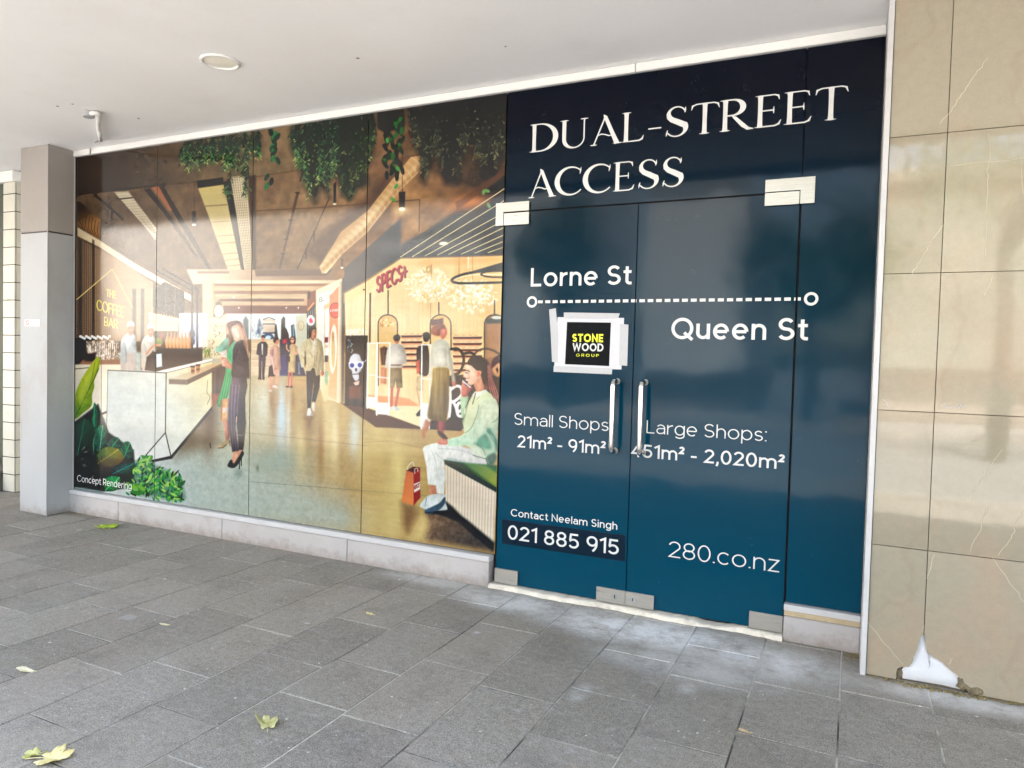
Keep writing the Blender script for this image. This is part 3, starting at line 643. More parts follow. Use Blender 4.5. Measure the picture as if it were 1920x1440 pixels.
def walkers():
    # man in a dark suit, far
    P(c10(5, 620, 20, 510, 60, 482, 110, 486, 134, 520, 126, 640, 110, 640, 92, 905, 70, 905, 68, 720, 58, 905, 30, 905, 36, 640), (62, 62, 78), 1, n=('m', .2)); P(c10(62, 505, 82, 505, 78, 630, 68, 630), (234, 232, 232), .8); P(c10(36, 640, 110, 640, 104, 760, 40, 760), (84, 76, 104), 3, .7)
    E(*c10(80, 455)[0], 3, 5, (206, 150, 124)); P(c10(62, 445, 66, 412, 90, 408, 100, 440, 84, 430), (80, 56, 46), .8, sm=1); P(c10(25, 890, 60, 880, 60, 910, 25, 905), (40, 36, 40), .8); P(c10(72, 880, 100, 884, 94, 912, 76, 912), (40, 36, 40), .8); L(c10(68, 700, 66, 900), 1, (206, 190, 170), .8, .7)
    # two women from behind
    P(c10(160, 560, 210, 515, 240, 520, 265, 560, 280, 800, 215, 808, 205, 870, 140, 880, 150, 780, 175, 680, 160, 640), (228, 184, 160), 1, n=('m', .15)); P(c10(160, 580, 200, 560, 200, 640, 165, 650), (176, 128, 136), 1.5, .8); P(c10(150, 640, 190, 640, 190, 760, 160, 760), (226, 176, 186), 2, .7)
    P(c10(150, 760, 185, 745, 215, 870, 138, 882), (56, 46, 62), .9); L(c10(180, 660, 205, 850), 1.6, (236, 190, 186)); E(*c10(236, 480)[0], 4.2, 6, (200, 140, 112)); P(c10(196, 480, 204, 436, 236, 424, 256, 446, 246, 462, 228, 468, 214, 500), (66, 42, 38), .9, sm=1)
    for x, y0, y1 in ((160, 880, 1030), (180, 880, 1010), (225, 800, 990), (245, 800, 960)): L(c10(x, y0, x+4, y1), 2.4, (222, 160, 138), .9)
    for x, y in ((206, 985), (226, 995), (165, 1035)): E(*c10(x, y)[0], 3.4, 2, (232, 214, 206))
    # woman in a beige dress with glasses
    P(c10(378, 530, 400, 505, 440, 508, 468, 545, 466, 630, 446, 640, 440, 830, 360, 828, 372, 650, 384, 600), (212, 186, 142), 1, n=('m', .12)); P(c10(350, 640, 384, 650, 380, 710, 350, 705), (40, 36, 50), 1); P(c10(400, 505, 432, 505, 418, 570), (230, 180, 150), .9)
    L(c10(372, 590, 348, 560, 346, 520), 2.6, (216, 160, 130), .9, sm=1); L(c10(462, 560, 464, 620, 430, 600), 2.6, (216, 160, 130), .9, sm=1); P(c10(384, 470, 392, 430, 425, 424, 446, 450, 444, 500, 430, 505, 395, 505), (84, 44, 38), .9, sm=1); E(*c10(410, 468)[0], 3.4, 5.4, (224, 166, 140)); L(c10(392, 458, 428, 454), 1.2, (40, 34, 34))
    for x, y0, y1 in ((372, 830, 985), (405, 830, 985)): L(c10(x, y0, x-6, y1), 3, (206, 120, 110), .9)
    for x, y in ((352, 990), (397, 992)): E(*c10(x, y)[0], 3, 1.8, (60, 44, 44))
    P(c10(300, 390, 330, 345, 365, 390, 368, 460, 330, 510, 292, 500), (44, 36, 50), 1.2, sm=1); P(c10(300, 460, 350, 440, 352, 500, 300, 506), (196, 50, 96), 1.4)
    # man walking in a light jacket
    P(c10(565, 790, 640, 770, 720, 850, 715, 990, 665, 1165, 630, 1150, 652, 990, 648, 900, 640, 1000, 612, 1236, 580, 1232, 572, 1000), (36, 50, 62), .9, n=('m', .12))
    P(c10(650, 860, 720, 860, 712, 1000, 664, 1164, 636, 1150, 654, 990), (28, 38, 48), 1.5, .8); L(c10(596, 830, 600, 1000, 592, 1220), 1.6, (64, 84, 96), 2, .6)
    P(c10(500, 600, 520, 500, 560, 460, 610, 440, 690, 442, 740, 480, 758, 560, 766, 690, 764, 820, 734, 825, 730, 690, 722, 860, 676, 868, 655, 760, 610, 812, 562, 812, 500, 680), (206, 192, 152), .9)
    for f in ((545, 580, 560, 700, 552, 760), (730, 560, 728, 700, 730, 800), (650, 470, 662, 620, 655, 760), (520, 640, 560, 700), (610, 600, 630, 640), (690, 600, 676, 700)): L(c10(*f), 1.5, (140, 124, 92), 1.6, .75, sm=1)
    P(c10(545, 590, 562, 590, 564, 740, 548, 760), (90, 72, 56), 1.2); P(c10(622, 455, 690, 450, 676, 520, 655, 640, 648, 640, 634, 520), (232, 222, 196), .9); P(c10(540, 480, 580, 460, 560, 640, 520, 650), (226, 214, 178), 3, .6)
    P(c10(608, 380, 640, 345, 676, 350, 682, 400, 664, 440, 640, 468, 618, 440), (210, 150, 120), .9, sm=1); P(c10(592, 400, 598, 340, 630, 304, 672, 318, 678, 350, 650, 338, 626, 372, 620, 430), (50, 36, 34), .9, sm=1); L(c10(656, 372, 678, 368), 1, (70, 46, 40)); L(c10(650, 420, 668, 418), 1, (130, 70, 60)); L(c10(620, 440, 650, 470), 1.4, (120, 76, 60))
    P(c10(728, 822, 760, 818, 766, 850, 742, 868, 728, 850), (200, 130, 104), .9, sm=1); L(c10(555, 745, 565, 780), 1.4, (206, 140, 112))
    P(c10(576, 1320, 586, 1238, 614, 1234, 630, 1290, 626, 1322), (240, 232, 216), .9, sm=1); P(c10(632, 1180, 660, 1165, 666, 1240, 654, 1276, 632, 1240), (232, 218, 190), .9, sm=1); L(c10(578, 1322, 626, 1324), 1.2, (120, 100, 84)); L(c10(618, 1240, 640, 1270, 660, 1276), 1, (150, 120, 90))
    P(c10(560, 1340, 640, 1330, 600, 1440), (110, 78, 50), 6, .4)
    for x, cc in ((170, (150, 104, 64)), (240, (190, 140, 100)), (350, (196, 150, 104)), (420, (140, 104, 66))): G(*c10(x, 1120)[0], 4, 20, cc, .45)

def specs():
    # --- grey fascia, dark slatted ceiling
    P(c5(20, 1235, 405, 890, 405, 1165, 20, 1402), ('g', c5(60, 1300)[0], (106, 101, 98), c5(400, 1000)[0], (80, 76, 76)), .9)
    P(c5(405, 1065, 560, 985, 770, 845, 1112, 600, 1100, 1146, 405, 1166), ('g', c5(500, 1120)[0], (72, 68, 67), c5(1080, 700)[0], (30, 25, 23)), 1)
    P(c5(335, 700, 560, 560, 900, 700, 1112, 560, 1112, 600, 770, 850, 560, 985, 405, 1068, 405, 890, 350, 930), ('g', c5(420, 800)[0], (170, 130, 86), c5(1000, 640)[0], (92, 64, 44)), 5, .9, n=('m', .2))
    G(*c5(870, 790)[0], 40, 14, (226, 140, 70), .8, -12); P(c5(770, 790, 1110, 560, 1112, 600, 780, 842), (96, 66, 48), 2, .6)
    L(c5(345, 785, 530, 770, 525, 980), 1.6, (80, 52, 34)); L(c5(410, 1060, 770, 830), 1.2, (140, 104, 70))
    for x0, y0, x1, y1 in ((400, 1157, 1110, 690), (480, 1155, 1110, 770), (565, 1150, 1060, 878), (650, 1144, 1060, 930), (725, 1140, 1098, 958), (810, 1138, 1098, 1008), (900, 1132, 1098, 1050), (990, 1128, 1098, 1090)):
        L(c5(x0, y0, x1, y1), 1.5, (226, 206, 156), .8)
    E(*c5(690, 1066)[0], 8, 3, (255, 246, 226), -3, 1.2); G(*c5(690, 1066)[0], 12, 6, (200, 180, 150), .4)
    # spiral duct, right
    P([(566, 470), (690, 366), (735, 312), (760, 290), (700, 392), (640, 438), (604, 496)], (70, 48, 34), 8, .55)
    P([(599, 500), (640, 434), (690, 394), (732, 340), (770, 294), (795, 290), (797, 312), (752, 354), (690, 434), (642, 476), (612, 512), (604, 512)], ('g', (668, 416), (188, 150, 104), (684, 432), (244, 216, 164)), 1)
    P([(606, 511), (642, 476), (690, 434), (752, 354), (797, 312), (790, 306), (744, 350), (684, 426), (634, 470), (602, 504)], (160, 118, 76), 3, .7)
    for k in range(44):
        t = k/43; x = 606+t*178; y = 502-t*196 if t < .5 else 404-(t-.5)*208
        L([(x-5-3*t, y-5-5*t), (x+3, y-2), (x+6+4*t, y+6+4*t)], 1, (150, 112, 70) if k % 2 else (250, 228, 186), .8, .4, sm=1)
    L(c5(412, 470, 412, 715), .9, (60, 44, 34)); P(c5(388, 718, 432, 716, 428, 822, 390, 824), ('g', c5(388, 770)[0], (70, 52, 40), c5(432, 770)[0], (40, 30, 26)), .9); E(*c5(410, 834)[0], 6, 3.6, (255, 250, 232)); G(*c5(410, 846)[0], 14, 8, (255, 226, 170), .5)
    P(c5(0, 1168, 12, 1168, 12, 1226, 0, 1226), (96, 84, 78), .9); E(*c5(4, 1230)[0], 2.6, 1.6, (255, 250, 235))
    # --- shop interior
    P(c6(100, 342, 262, 254, 500, 96, 1228, 74, 1228, 920, 1228, 1310, 640, 1305, 320, 1290, 250, 1240, 250, 640, 105, 640), ('g', c6(300, 700)[0], (250, 216, 164), c6(1100, 400)[0], (238, 192, 128)), .9, n=('v', .05))
    P(c6(100, 342, 262, 254, 500, 96, 1228, 74, 1228, 120, 520, 150, 262, 330, 100, 400), ('g', c6(300, 250)[0], (250, 206, 146), c6(900, 100)[0], (236, 170, 104)), 5, .9)
    for k in range(40): L(c6(270+k*24, 360+max(0, 130-k*12), 270+k*24, 1000), .8, (226, 178, 120), .8, .28)
    P(c6(660, 160, 715, 135, 715, 200, 660, 200), (206, 164, 96), 1); L(c6(717, 135, 708, 620), 1, (130, 100, 70), .8, .8); L(c6(655, 165, 655, 640), .8, (190, 150, 104), .8, .6)
    for (cx, cy, rx, ry, n) in ((690, 280, 150, 110, 150), (1005, 360, 170, 110, 170)):
        G(*c6(cx, cy)[0], rx/3.789*.7, ry/3.789*.7, (255, 238, 190), .8)
        for k in range(n):
            a = rng.uniform(0, 2*math.pi); q = math.sqrt(rng.random()); x = cx+rx*q*math.cos(a); y = cy+ry*q*math.sin(a)
            leaf(*c6(x, y)[0], rng.uniform(0, 180), rng.uniform(5, 11), rng.uniform(2.5, 5), [(255, 246, 214), (246, 226, 170), (226, 196, 128), (255, 252, 236)][k % 4], .75)
        for k in range(34):
            a = rng.uniform(0, 2*math.pi); leaf(*c6(cx+rx*1.02*math.cos(a), cy+ry*1.02*math.sin(a))[0], math.degrees(a)+rng.uniform(-25, 25), 9, 3, (250, 232, 180), .9)
    for x in (912, 1008): L(c6(x, 80, x, 240), .8, (150, 110, 70)); 
    L(c6(978, 85, 978, 160), 2, (250, 236, 200), 1.4)
    L(c6(1235, 160, 1080, 180, 940, 205, 862, 240, 880, 262, 960, 268, 1235, 262), 4.4, (42, 34, 28), .9, sm=1); L(c6(1235, 205, 1000, 210, 880, 240), 1.4, (255, 240, 200), .9, sm=1)
    P(c6(1235, 115, 1090, 158, 900, 215, 1040, 192, 1235, 175), (46, 38, 32), 1); L(c6(1235, 180, 1110, 186, 1068, 205, 1120, 222, 1235, 226), 3, (50, 42, 36), .9, sm=1)
    # mirrors on rods
    for x0, x1, yt, xr, yr, yb in ((337, 475, 492, 408, 320, 995), (708, 855, 492, 768, 405, 740), (1092, 1240, 490, 1164, 390, 950)):
        r = (x1-x0)/2
        q = [(x0, yb)]+[((x0+x1)/2-r*math.cos(math.radians(a)), yt+r*.95-r*.95*math.sin(math.radians(a))) for a in range(0, 181, 15)]+[(x1, yb)]
        fl = [z for pt in q for z in pt]
        P(c6(*fl), ('g', c6(x0, yt)[0], (226, 176, 104) if x0 < 900 else (150, 116, 80), c6(x1, yb)[0], (240, 208, 160) if x0 < 900 else (170, 130, 96)), 1)
        L(c6(*fl), 2, (44, 36, 32), .8); L(c6(xr, yr, xr, yt), 2, (44, 36, 32), .8)
    for k in range(26): leaf(*c6(400+rng.uniform(-50, 50), 545+rng.uniform(-25, 30))[0], rng.uniform(0, 180), 6, 2.6, (250, 226, 160) if k % 2 else (196, 140, 60), .8)
    P(c6(712, 530, 800, 515, 802, 556, 716, 570), (110, 62, 54), 1.2, .9); P(c6(1105, 520, 1235, 510, 1235, 550, 1105, 556), (96, 92, 80), 1); P(c6(1110, 560, 1235, 556, 1235, 800, 1112, 800), (176, 130, 92), 1.4, .9)
    E(*c6(1180, 512)[0], 10, 3, (220, 214, 190)); 
    # shelves of glasses
    for x0, x1, ys in ((500, 652, (640, 682, 726, 768, 812, 855)), (868, 1076, (650, 694, 738, 782, 832, 880))):
        P(c6(x0, ys[0]-8, x1, ys[0]-8, x1, ys[-1]+8, x0, ys[-1]+8), (246, 206, 160), 1.5, .8)
        for y in ys:
            P(c6(x0, y, x1, y-2, x1-6, y+14, x0+4, y+14), (92, 44, 40), .8); P(c6(x0+4, y+14, x1-8, y+14, x1-14, y+24, x0+8, y+24), (226, 150, 112), 1, .8)
            for k in range(4): L(c6(x0+20+k*44+rng.uniform(-8, 8), y-12, x0+44+k*44, y-12), 1, (170, 110, 80), .8, .6)
    # floor of the shop
    P(c6(255, 1058, 360, 1070, 480, 1075, 560, 1090, 625, 1135, 620, 1142, 430, 1142, 250, 1120), (244, 166, 118), 1.4)
    P(c6(250, 1140, 430, 1138, 640, 1145, 760, 1160, 760, 1300, 620, 1292, 415, 1210), (250, 226, 172), 1.2)
    P(c6(70, 1118, 105, 1125, 250, 1150, 415, 1208, 640, 1290, 640, 1306, 320, 1292, 245, 1238, 200, 1210), (112, 80, 56), 1)
    P(c6(635, 1290, 720, 1240, 930, 1240, 930, 1318, 700, 1306), (70, 52, 44), 1.2)
    # display column with the skull
    P(c6(108, 640, 264, 640, 250, 1152, 100, 1132), ('g', c6(110, 700)[0], (52, 46, 44), c6(250, 1100)[0], (66, 48, 44)), 1, n=('v', .5))
    P(c6(130, 1000, 214, 1000, 214, 1090, 130, 1088), (140, 84, 60), 2, .7)
    for k in range(12): leaf(*c6(132+rng.uniform(-14, 22), 720+rng.uniform(-50, 40))[0], rng.uniform(30, 150), 5, 2, (90, 130, 150) if k % 2 else (190, 200, 190), .8)
    P(c6(138, 800, 165, 770, 200, 776, 216, 810, 226, 850, 214, 890, 200, 905, 200, 950, 176, 962, 156, 930, 150, 890, 130, 860), (220, 222, 232), 1, sm=1)
    P(c6(126, 832, 238, 822, 226, 872, 186, 866, 178, 850, 168, 870, 136, 876), (222, 232, 244), .9); E(*c6(152, 852)[0], 4.2, 4.4, (44, 70, 150)); E(*c6(207, 850)[0], 4.2, 4.4, (44, 70, 150)); P(c6(172, 880, 180, 868, 190, 880, 184, 894, 176, 894), (50, 44, 54), .8); L(c6(158, 916, 200, 912), 1.6, (60, 50, 56)); L(c6(226, 850, 252, 812), 1.2, (210, 214, 220))
    P(c6(160, 975, 205, 960, 200, 990, 176, 996), (230, 190, 176), .9)
    TXT('SPECS', c6(112, 640)[0], c6(244, 636)[0], 11.5, (255, 244, 226), .2); L(c6(246, 612, 262, 612), 1.5, (255, 244, 226)); L(c6(246, 630, 262, 630), 1.5, (255, 244, 226))
    P(c6(276, 340, 288, 335, 284, 690, 272, 690), (86, 62, 46), .9); E(*c6(237, 314)[0], 2.2, 1.6, (90, 60, 40))
    # big red sign letters
    for d, cc in ((1.6, (112, 48, 52)), (0, (186, 84, 88))):
        TXT('SPECS+', (c6(326, 338)[0][0]+d, c6(326, 338)[0][1]+d), (c6(540, 230)[0][0]+d, c6(540, 230)[0][1]+d), 31, cc, .115)
    # people inside
    SHADE[0] = .26
    P(c6(350, 730, 380, 715, 410, 730, 405, 850, 360, 850), (96, 60, 46), 1.5, .9); P(c6(355, 865, 400, 865, 395, 985, 355, 980), (214, 140, 110), 2, .8)
    P(c6(405, 730, 440, 700, 495, 700, 528, 740, 540, 830, 518, 842, 500, 870, 410, 868, 388, 860), (226, 216, 200), 1, sm=1, n=('m', .14)); L(c6(430, 850, 500, 850), 2, (120, 80, 60)); E(*c6(470, 668)[0], 5.4, 8, (196, 130, 100)); P(c6(446, 668, 452, 640, 480, 632, 496, 650, 488, 672, 470, 680), (80, 52, 40), .9, sm=1)
    P(c6(424, 868, 505, 870, 512, 1010, 468, 1018, 462, 960, 452, 1012, 418, 1010), (164, 144, 110), 1, n=('m', .2)); L(c6(436, 1012, 432, 1140), 5, (206, 124, 100), 1); L(c6(484, 1016, 462, 1140), 5, (206, 130, 104), 1); P(c6(416, 1160, 450, 1142, 490, 1164, 470, 1174), (240, 236, 222), .9, sm=1)
    P(c6(612, 740, 640, 712, 690, 715, 700, 900, 640, 925, 616, 850), (36, 34, 40), 1, sm=1); E(*c6(680, 655)[0], 5.4, 8.4, (206, 146, 116)); P(c6(654, 640, 664, 620, 694, 618, 704, 650, 690, 680, 664, 680), (40, 34, 36), .9, sm=1); P(c6(604, 830, 634, 808, 636, 900, 612, 915), (216, 110, 80), 1.2)
    P(c6(610, 930, 660, 920, 655, 1030, 605, 1035), (226, 196, 150), 1.2); L(c6(616, 1035, 640, 1160, 630, 1195), 3, (220, 176, 140), 1); P(c6(606, 1200, 640, 1160, 642, 1212, 612, 1214), (50, 46, 50), .9)
    SHADE[0] = 0
    # security gates
    for x0, x1, y0, y1, yb in ((262, 330, 695, 1075, 1155), (330, 424, 692, 1115, 1205), (645, 712, 706, 1120, 1300)):
        L(c6(x0, y0, x1, y0), 2, (250, 246, 234)); L(c6(x0+3, y0, x0-2, yb), 2.6, (250, 246, 234)); L(c6(x1-3, y0, x1-12, yb), 2.6, (244, 238, 222)); L(c6(x0, (y0+y1)/2+30, x1-6, (y0+y1)/2+40), 1.8, (250, 246, 234))
        P(c6(x0-8, y1, x1-4, y1+4, x1-10, yb, x0-10, yb-8), (246, 242, 230), 1)
    # sign wall, big spectacles and poster face at the right
    P(c6(840, 925, 1228, 900, 1228, 1310, 735, 1300, 760, 1240, 836, 1240), (58, 48, 44), 1.2); P(c6(735, 1235, 930, 1245, 930, 1310, 735, 1302), (84, 60, 48), 2)
    L(c6(850, 738, 905, 735, 942, 785, 940, 850, 910, 905, 868, 918), 5, (26, 24, 26), .9, sm=1); L(c6(942, 770, 985, 762, 1020, 772), 5, (26, 24, 26), .9, sm=1); L(c6(1010, 790, 1050, 745, 1120, 735, 1190, 765, 1225, 800), 4, (92, 76, 66), .9, .9, sm=1); L(c6(1020, 780, 1000, 830), 4, (60, 48, 44), .9, sm=1)
    P(c6(1095, 800, 1228, 790, 1228, 960, 1095, 960), (150, 112, 84), 2, .9); P(c6(1150, 850, 1170, 800, 1215, 775, 1228, 775, 1228, 935, 1190, 940, 1165, 915, 1152, 880), (216, 158, 116), 1, sm=1); P(c6(1140, 850, 1160, 800, 1228, 770, 1228, 840, 1190, 835, 1150, 870), (92, 56, 58), 2, sm=1); P(c6(1172, 880, 1184, 862, 1192, 885, 1186, 910), (70, 40, 36), 1); P(c6(1150, 920, 1190, 935, 1228, 920, 1228, 1050, 1130, 1040), (86, 72, 64), 1.2)
    for f in ((846, 1010, 850, 1120, 842, 1215), (846, 1030, 890, 1000, 925, 1010, 930, 1060, 890, 1100, 860, 1112), (870, 1108, 890, 1150, 905, 1205, 930, 1215), (945, 1130, 910, 1120, 898, 1160, 915, 1180, 945, 1150), (945, 1120, 945, 1190)): L(c6(*f), 5.2, (248, 240, 230), .9, sm=1)
    # woman walking, blurred
    SHADE[0] = .26
    P(c6(700, 1250, 672, 1240, 650, 1330, 665, 1372, 675, 1330, 712, 1270), (190, 120, 84), 3, .85, sm=1); P(c6(765, 1235, 805, 1240, 800, 1330, 765, 1320), (176, 92, 84), 3, .9, sm=1); P(c6(765, 1315, 800, 1335, 830, 1372, 800, 1374, 765, 1340), (90, 50, 46), 2, sm=1)
    P(c6(735, 862, 835, 862, 842, 1000, 838, 1130, 822, 1244, 770, 1244, 690, 1225, 702, 1100, 720, 960), ('g', c6(710, 1000)[0], (176, 152, 96), c6(830, 1100)[0], (140, 116, 72)), 2, sm=1, n=('v', .3))
    P(c6(712, 740, 730, 690, 775, 665, 830, 680, 850, 740, 872, 860, 886, 980, 868, 985, 838, 870, 735, 866, 718, 880, 712, 980, 694, 980, 700, 850), (222, 216, 192), 2.4, sm=1, n=('m', .12)); P(c6(735, 730, 825, 720, 830, 860, 738, 860), (236, 230, 208), 4, .7)
    P(c6(775, 600, 800, 570, 824, 590, 826, 630, 806, 660, 785, 660), (216, 130, 106), 1.8, sm=1); P(c6(712, 620, 720, 580, 770, 556, 806, 562, 812, 590, 780, 600, 776, 640, 745, 640), (166, 100, 68), 2, sm=1); P(c6(862, 968, 888, 965, 888, 1000, 866, 998), (200, 120, 100), 2)

    SHADE[0] = 0

def fore():
    # --- bench
    P(c7(590, 760, 665, 762, 930, 800, 930, 975), ('g', c7(640, 770)[0], (30, 84, 70), c7(900, 880)[0], (60, 96, 60)), 1)
    P(c7(690, 765, 860, 775, 935, 820, 935, 945), ('g', c7(720, 770)[0], (76, 130, 84), c7(920, 900)[0], (150, 160, 76)), 3, .95); P(c7(760, 770, 930, 800, 930, 842, 860, 800), (24, 104, 72), 3, .8)
    P(c7(588, 757, 620, 765, 928, 940, 928, 975, 600, 800), (26, 74, 66), 1.2)
    P(c7(598, 790, 928, 972, 912, 1300, 730, 1150, 690, 1130, 655, 1085, 602, 1040), ('g', c7(620, 900)[0], (214, 200, 176), c7(920, 1100)[0], (226, 208, 182)), 1)
    for k in range(34):
        t = k/33; x = 606+t*312; y0 = 800+t*168; y1 = 1042+t*262
        L(c7(x, y0, x-t*12, y1), 1.3, (168, 148, 126) if k % 2 else (244, 230, 208), 1, .6)
    P(c7(470, 1105, 520, 1090, 600, 1040, 655, 1085, 700, 1130, 760, 1180, 912, 1302, 905, 1352, 780, 1330, 620, 1300, 450, 1280, 485, 1180), ('g', c7(500, 1200)[0], (126, 104, 82), c7(760, 1240)[0], (84, 76, 70)), 7, n=('f', .16))
    P(c7(600, 1030, 640, 1060, 700, 1122, 740, 1150, 912, 1295, 908, 1345, 800, 1260, 690, 1160, 560, 1110, 490, 1108), (22, 40, 50), 3)
    P(c7(465, 1120, 490, 1160, 470, 1290, 380, 1270, 420, 1180), (236, 208, 140), 12, .65); G(*c7(230, 950)[0], 26, 60, (206, 182, 120), .5); G(*c7(120, 1140)[0], 20, 40, (214, 196, 140), .45); G(*c7(300, 700)[0], 40, 14, (196, 172, 110), .5)
    L(c7(80, 650, 250, 640, 460, 690), .8, (130, 108, 66), 1, .5)
    # --- shopping bag
    P(c7(318, 1030, 398, 1058, 420, 1110, 360, 1230, 330, 1180), (120, 88, 58), 8, .65)
    P(c7(350, 830, 398, 845, 396, 1056, 318, 1030), ('g', c7(340, 860)[0], (206, 120, 76), c7(390, 1040)[0], (222, 136, 80)), .9); P(c7(396, 845, 438, 812, 440, 1005, 396, 1056), (158, 56, 50), .9); P(c7(350, 830, 392, 806, 438, 812, 398, 845), (104, 30, 30), .9)
    L(c7(355, 826, 362, 800, 390, 776, 398, 800), 1.2, (240, 222, 200), .8, sm=1); L(c7(404, 850, 404, 822, 420, 816, 424, 838), 1.1, (240, 222, 200), .8, sm=1); P(c7(398, 918, 438, 902, 438, 950, 400, 972), (240, 226, 206), .9); TXT('JUST', c7(401, 955)[0], c7(436, 936)[0], 8, (150, 70, 60), .2)
    # --- seated woman (crop 9)
    SHADE[0] = .15
    P(c7(455, 690, 470, 672, 530, 655, 620, 650, 760, 690, 830, 740, 872, 770, 865, 790, 740, 780, 590, 760, 600, 860, 590, 985, 545, 975, 540, 925, 490, 920, 478, 800), ('g', c7(480, 720)[0], (240, 241, 228), c7(700, 740)[0], (226, 232, 224)), 1)
    for f in ((510, 700, 540, 780, 548, 960), (560, 690, 700, 700, 820, 750), (540, 720, 580, 760)): L(c7(*f), 1.6, (150, 164, 158), 2.4, .6, sm=1)
    P(c7(590, 762, 740, 782, 860, 792, 740, 775, 620, 745), (150, 170, 164), 2, .7); P(c7(540, 800, 560, 800, 560, 960, 544, 960), (240, 238, 226), 3, .7)
    P(c7(496, 925, 538, 928, 545, 980, 500, 988), (206, 146, 118), 1)
    P(c7(440, 1050, 480, 1000, 520, 985, 598, 985, 600, 1030, 612, 1085, 560, 1092, 480, 1100, 470, 1080, 445, 1068), (214, 220, 214), 1, sm=1); P(c7(470, 1085, 520, 1060, 560, 1040, 598, 1000, 596, 1045, 560, 1085, 500, 1110, 470, 1100), (84, 104, 116), 1.2, sm=1); L(c7(470, 1104, 560, 1092, 614, 1086), 1.8, (40, 52, 62)); L(c7(480, 1005, 470, 1060), 1.2, (120, 130, 130))
    # shirt
    P(c9(130, 570, 210, 568, 200, 640, 175, 700, 165, 780, 140, 790, 132, 680), (176, 204, 160), 1, sm=1)
    P(c9(150, 830, 165, 790, 180, 700, 230, 600, 280, 520, 390, 505, 440, 540, 505, 610, 530, 720, 530, 820, 510, 960, 515, 1110, 490, 1250, 450, 1290, 400, 1260, 390, 1215, 280, 1180, 230, 1105, 180, 1080, 60, 1085, 0, 1080, 0, 1020, 130, 985, 170, 950), ('g', c9(170, 760)[0], (222, 228, 178), c9(500, 1000)[0], (176, 206, 176)), 1, n=('m', .06))
    P(c9(330, 640, 440, 590, 510, 650, 525, 760, 440, 900, 380, 960, 290, 1060, 220, 1080, 60, 1085, 0, 1080, 0, 1022, 140, 985, 230, 930, 300, 800), ('g', c9(330, 700)[0], (218, 230, 194), c9(100, 1050)[0], (178, 216, 184)), 2.5, .9, sm=1)
    P(c9(400, 940, 430, 900, 470, 960, 520, 1050, 500, 1150, 470, 1000), (60, 140, 116), 2.4, .85, sm=1); P(c9(290, 1060, 380, 960, 420, 1000, 450, 1100, 400, 1120), (70, 150, 122), 3, .8, sm=1); P(c9(230, 1100, 330, 1110, 390, 1180, 390, 1220, 290, 1190), (206, 222, 196), 2, .8, sm=1); P(c9(400, 1210, 480, 1160, 500, 1220, 450, 1290), (24, 96, 80), 3, .9, sm=1)
    for f in ((320, 660, 300, 760, 240, 900, 180, 950), (400, 900, 450, 1000, 510, 1080), (270, 1060, 350, 1100, 390, 1180), (210, 640, 180, 760, 160, 840), (460, 840, 500, 820, 525, 780), (300, 1060, 380, 1140)): L(c9(*f), 1.5, (70, 110, 90), 2, .6, sm=1)
    for f in ((260, 1180, 300, 1195, 390, 1220), (395, 1215, 410, 1265, 450, 1300)): L(c9(*f), 1.2, (40, 70, 66), 1, .8, sm=1)
    P(c9(255, 560, 290, 520, 380, 500, 400, 520, 330, 570, 290, 580), (226, 232, 206), 1.2, sm=1); L(c9(285, 540, 270, 600, 255, 650), 1.6, (80, 84, 60), 1, sm=1); L(c9(325, 570, 300, 600), 1.2, (130, 150, 120))
    # head
    P(c9(270, 430, 340, 360, 370, 440, 372, 500, 300, 525, 285, 500), (214, 150, 120), 1, sm=1)
    P(c9(200, 235, 185, 290, 160, 350, 160, 370, 185, 380, 185, 405, 205, 415, 205, 440, 240, 455, 285, 430, 320, 390, 345, 330, 320, 270, 250, 240), ('g', c9(170, 330)[0], (252, 210, 180), c9(320, 380)[0], (234, 176, 146)), 1, sm=1)
    P(c9(200, 235, 215, 190, 260, 150, 330, 150, 390, 190, 420, 240, 420, 330, 395, 420, 372, 440, 345, 360, 345, 310, 300, 300, 265, 270, 240, 250), (40, 32, 34), 1, sm=1); P(c9(260, 165, 330, 160, 380, 200, 330, 210), (74, 66, 72), 5, .6, sm=1)
    P(c9(405, 230, 440, 260, 455, 360, 500, 480, 530, 570, 528, 640, 490, 590, 440, 510, 385, 490, 395, 400), (140, 84, 72), 1.2, sm=1)
    P(c9(380, 200, 425, 250, 440, 330, 452, 430, 430, 470, 400, 420, 385, 330), (62, 40, 40), 5, .85, sm=1)
    for k in range(10): L(c9(300+k*12, 160+k*3, 350+k*8, 210+k*6, 405+k*3, 262+k*8), .9, (84, 66, 64) if k % 2 else (26, 20, 24), 1, .5, sm=1)
    for k in range(8): L(c9(412+k*4, 250, 420+k*6, 380, 440+k*11, 520, 470+k*8, 590), 1.1, (104, 58, 58) if k % 2 else (226, 166, 150), 1, .75, sm=1)
    E(*c9(318, 335)[0], 4, 5.6, (226, 142, 116), 15); L(c9(312, 320, 326, 340, 315, 360), 1, (160, 86, 70), .9, sm=1); L(c9(178, 305, 205, 300, 225, 312), 1.4, (70, 44, 40), .9, sm=1); L(c9(180, 325, 205, 328), 1.4, (60, 40, 40)); P(c9(180, 392, 210, 388, 216, 400, 190, 408), (240, 226, 220), .8); L(c9(178, 390, 215, 384, 224, 372), 1, (160, 66, 62), .8, sm=1); G(*c9(240, 390)[0], 4, 5, (240, 176, 146), .6); L(c9(160, 362, 172, 372), 1.1, (190, 120, 96))
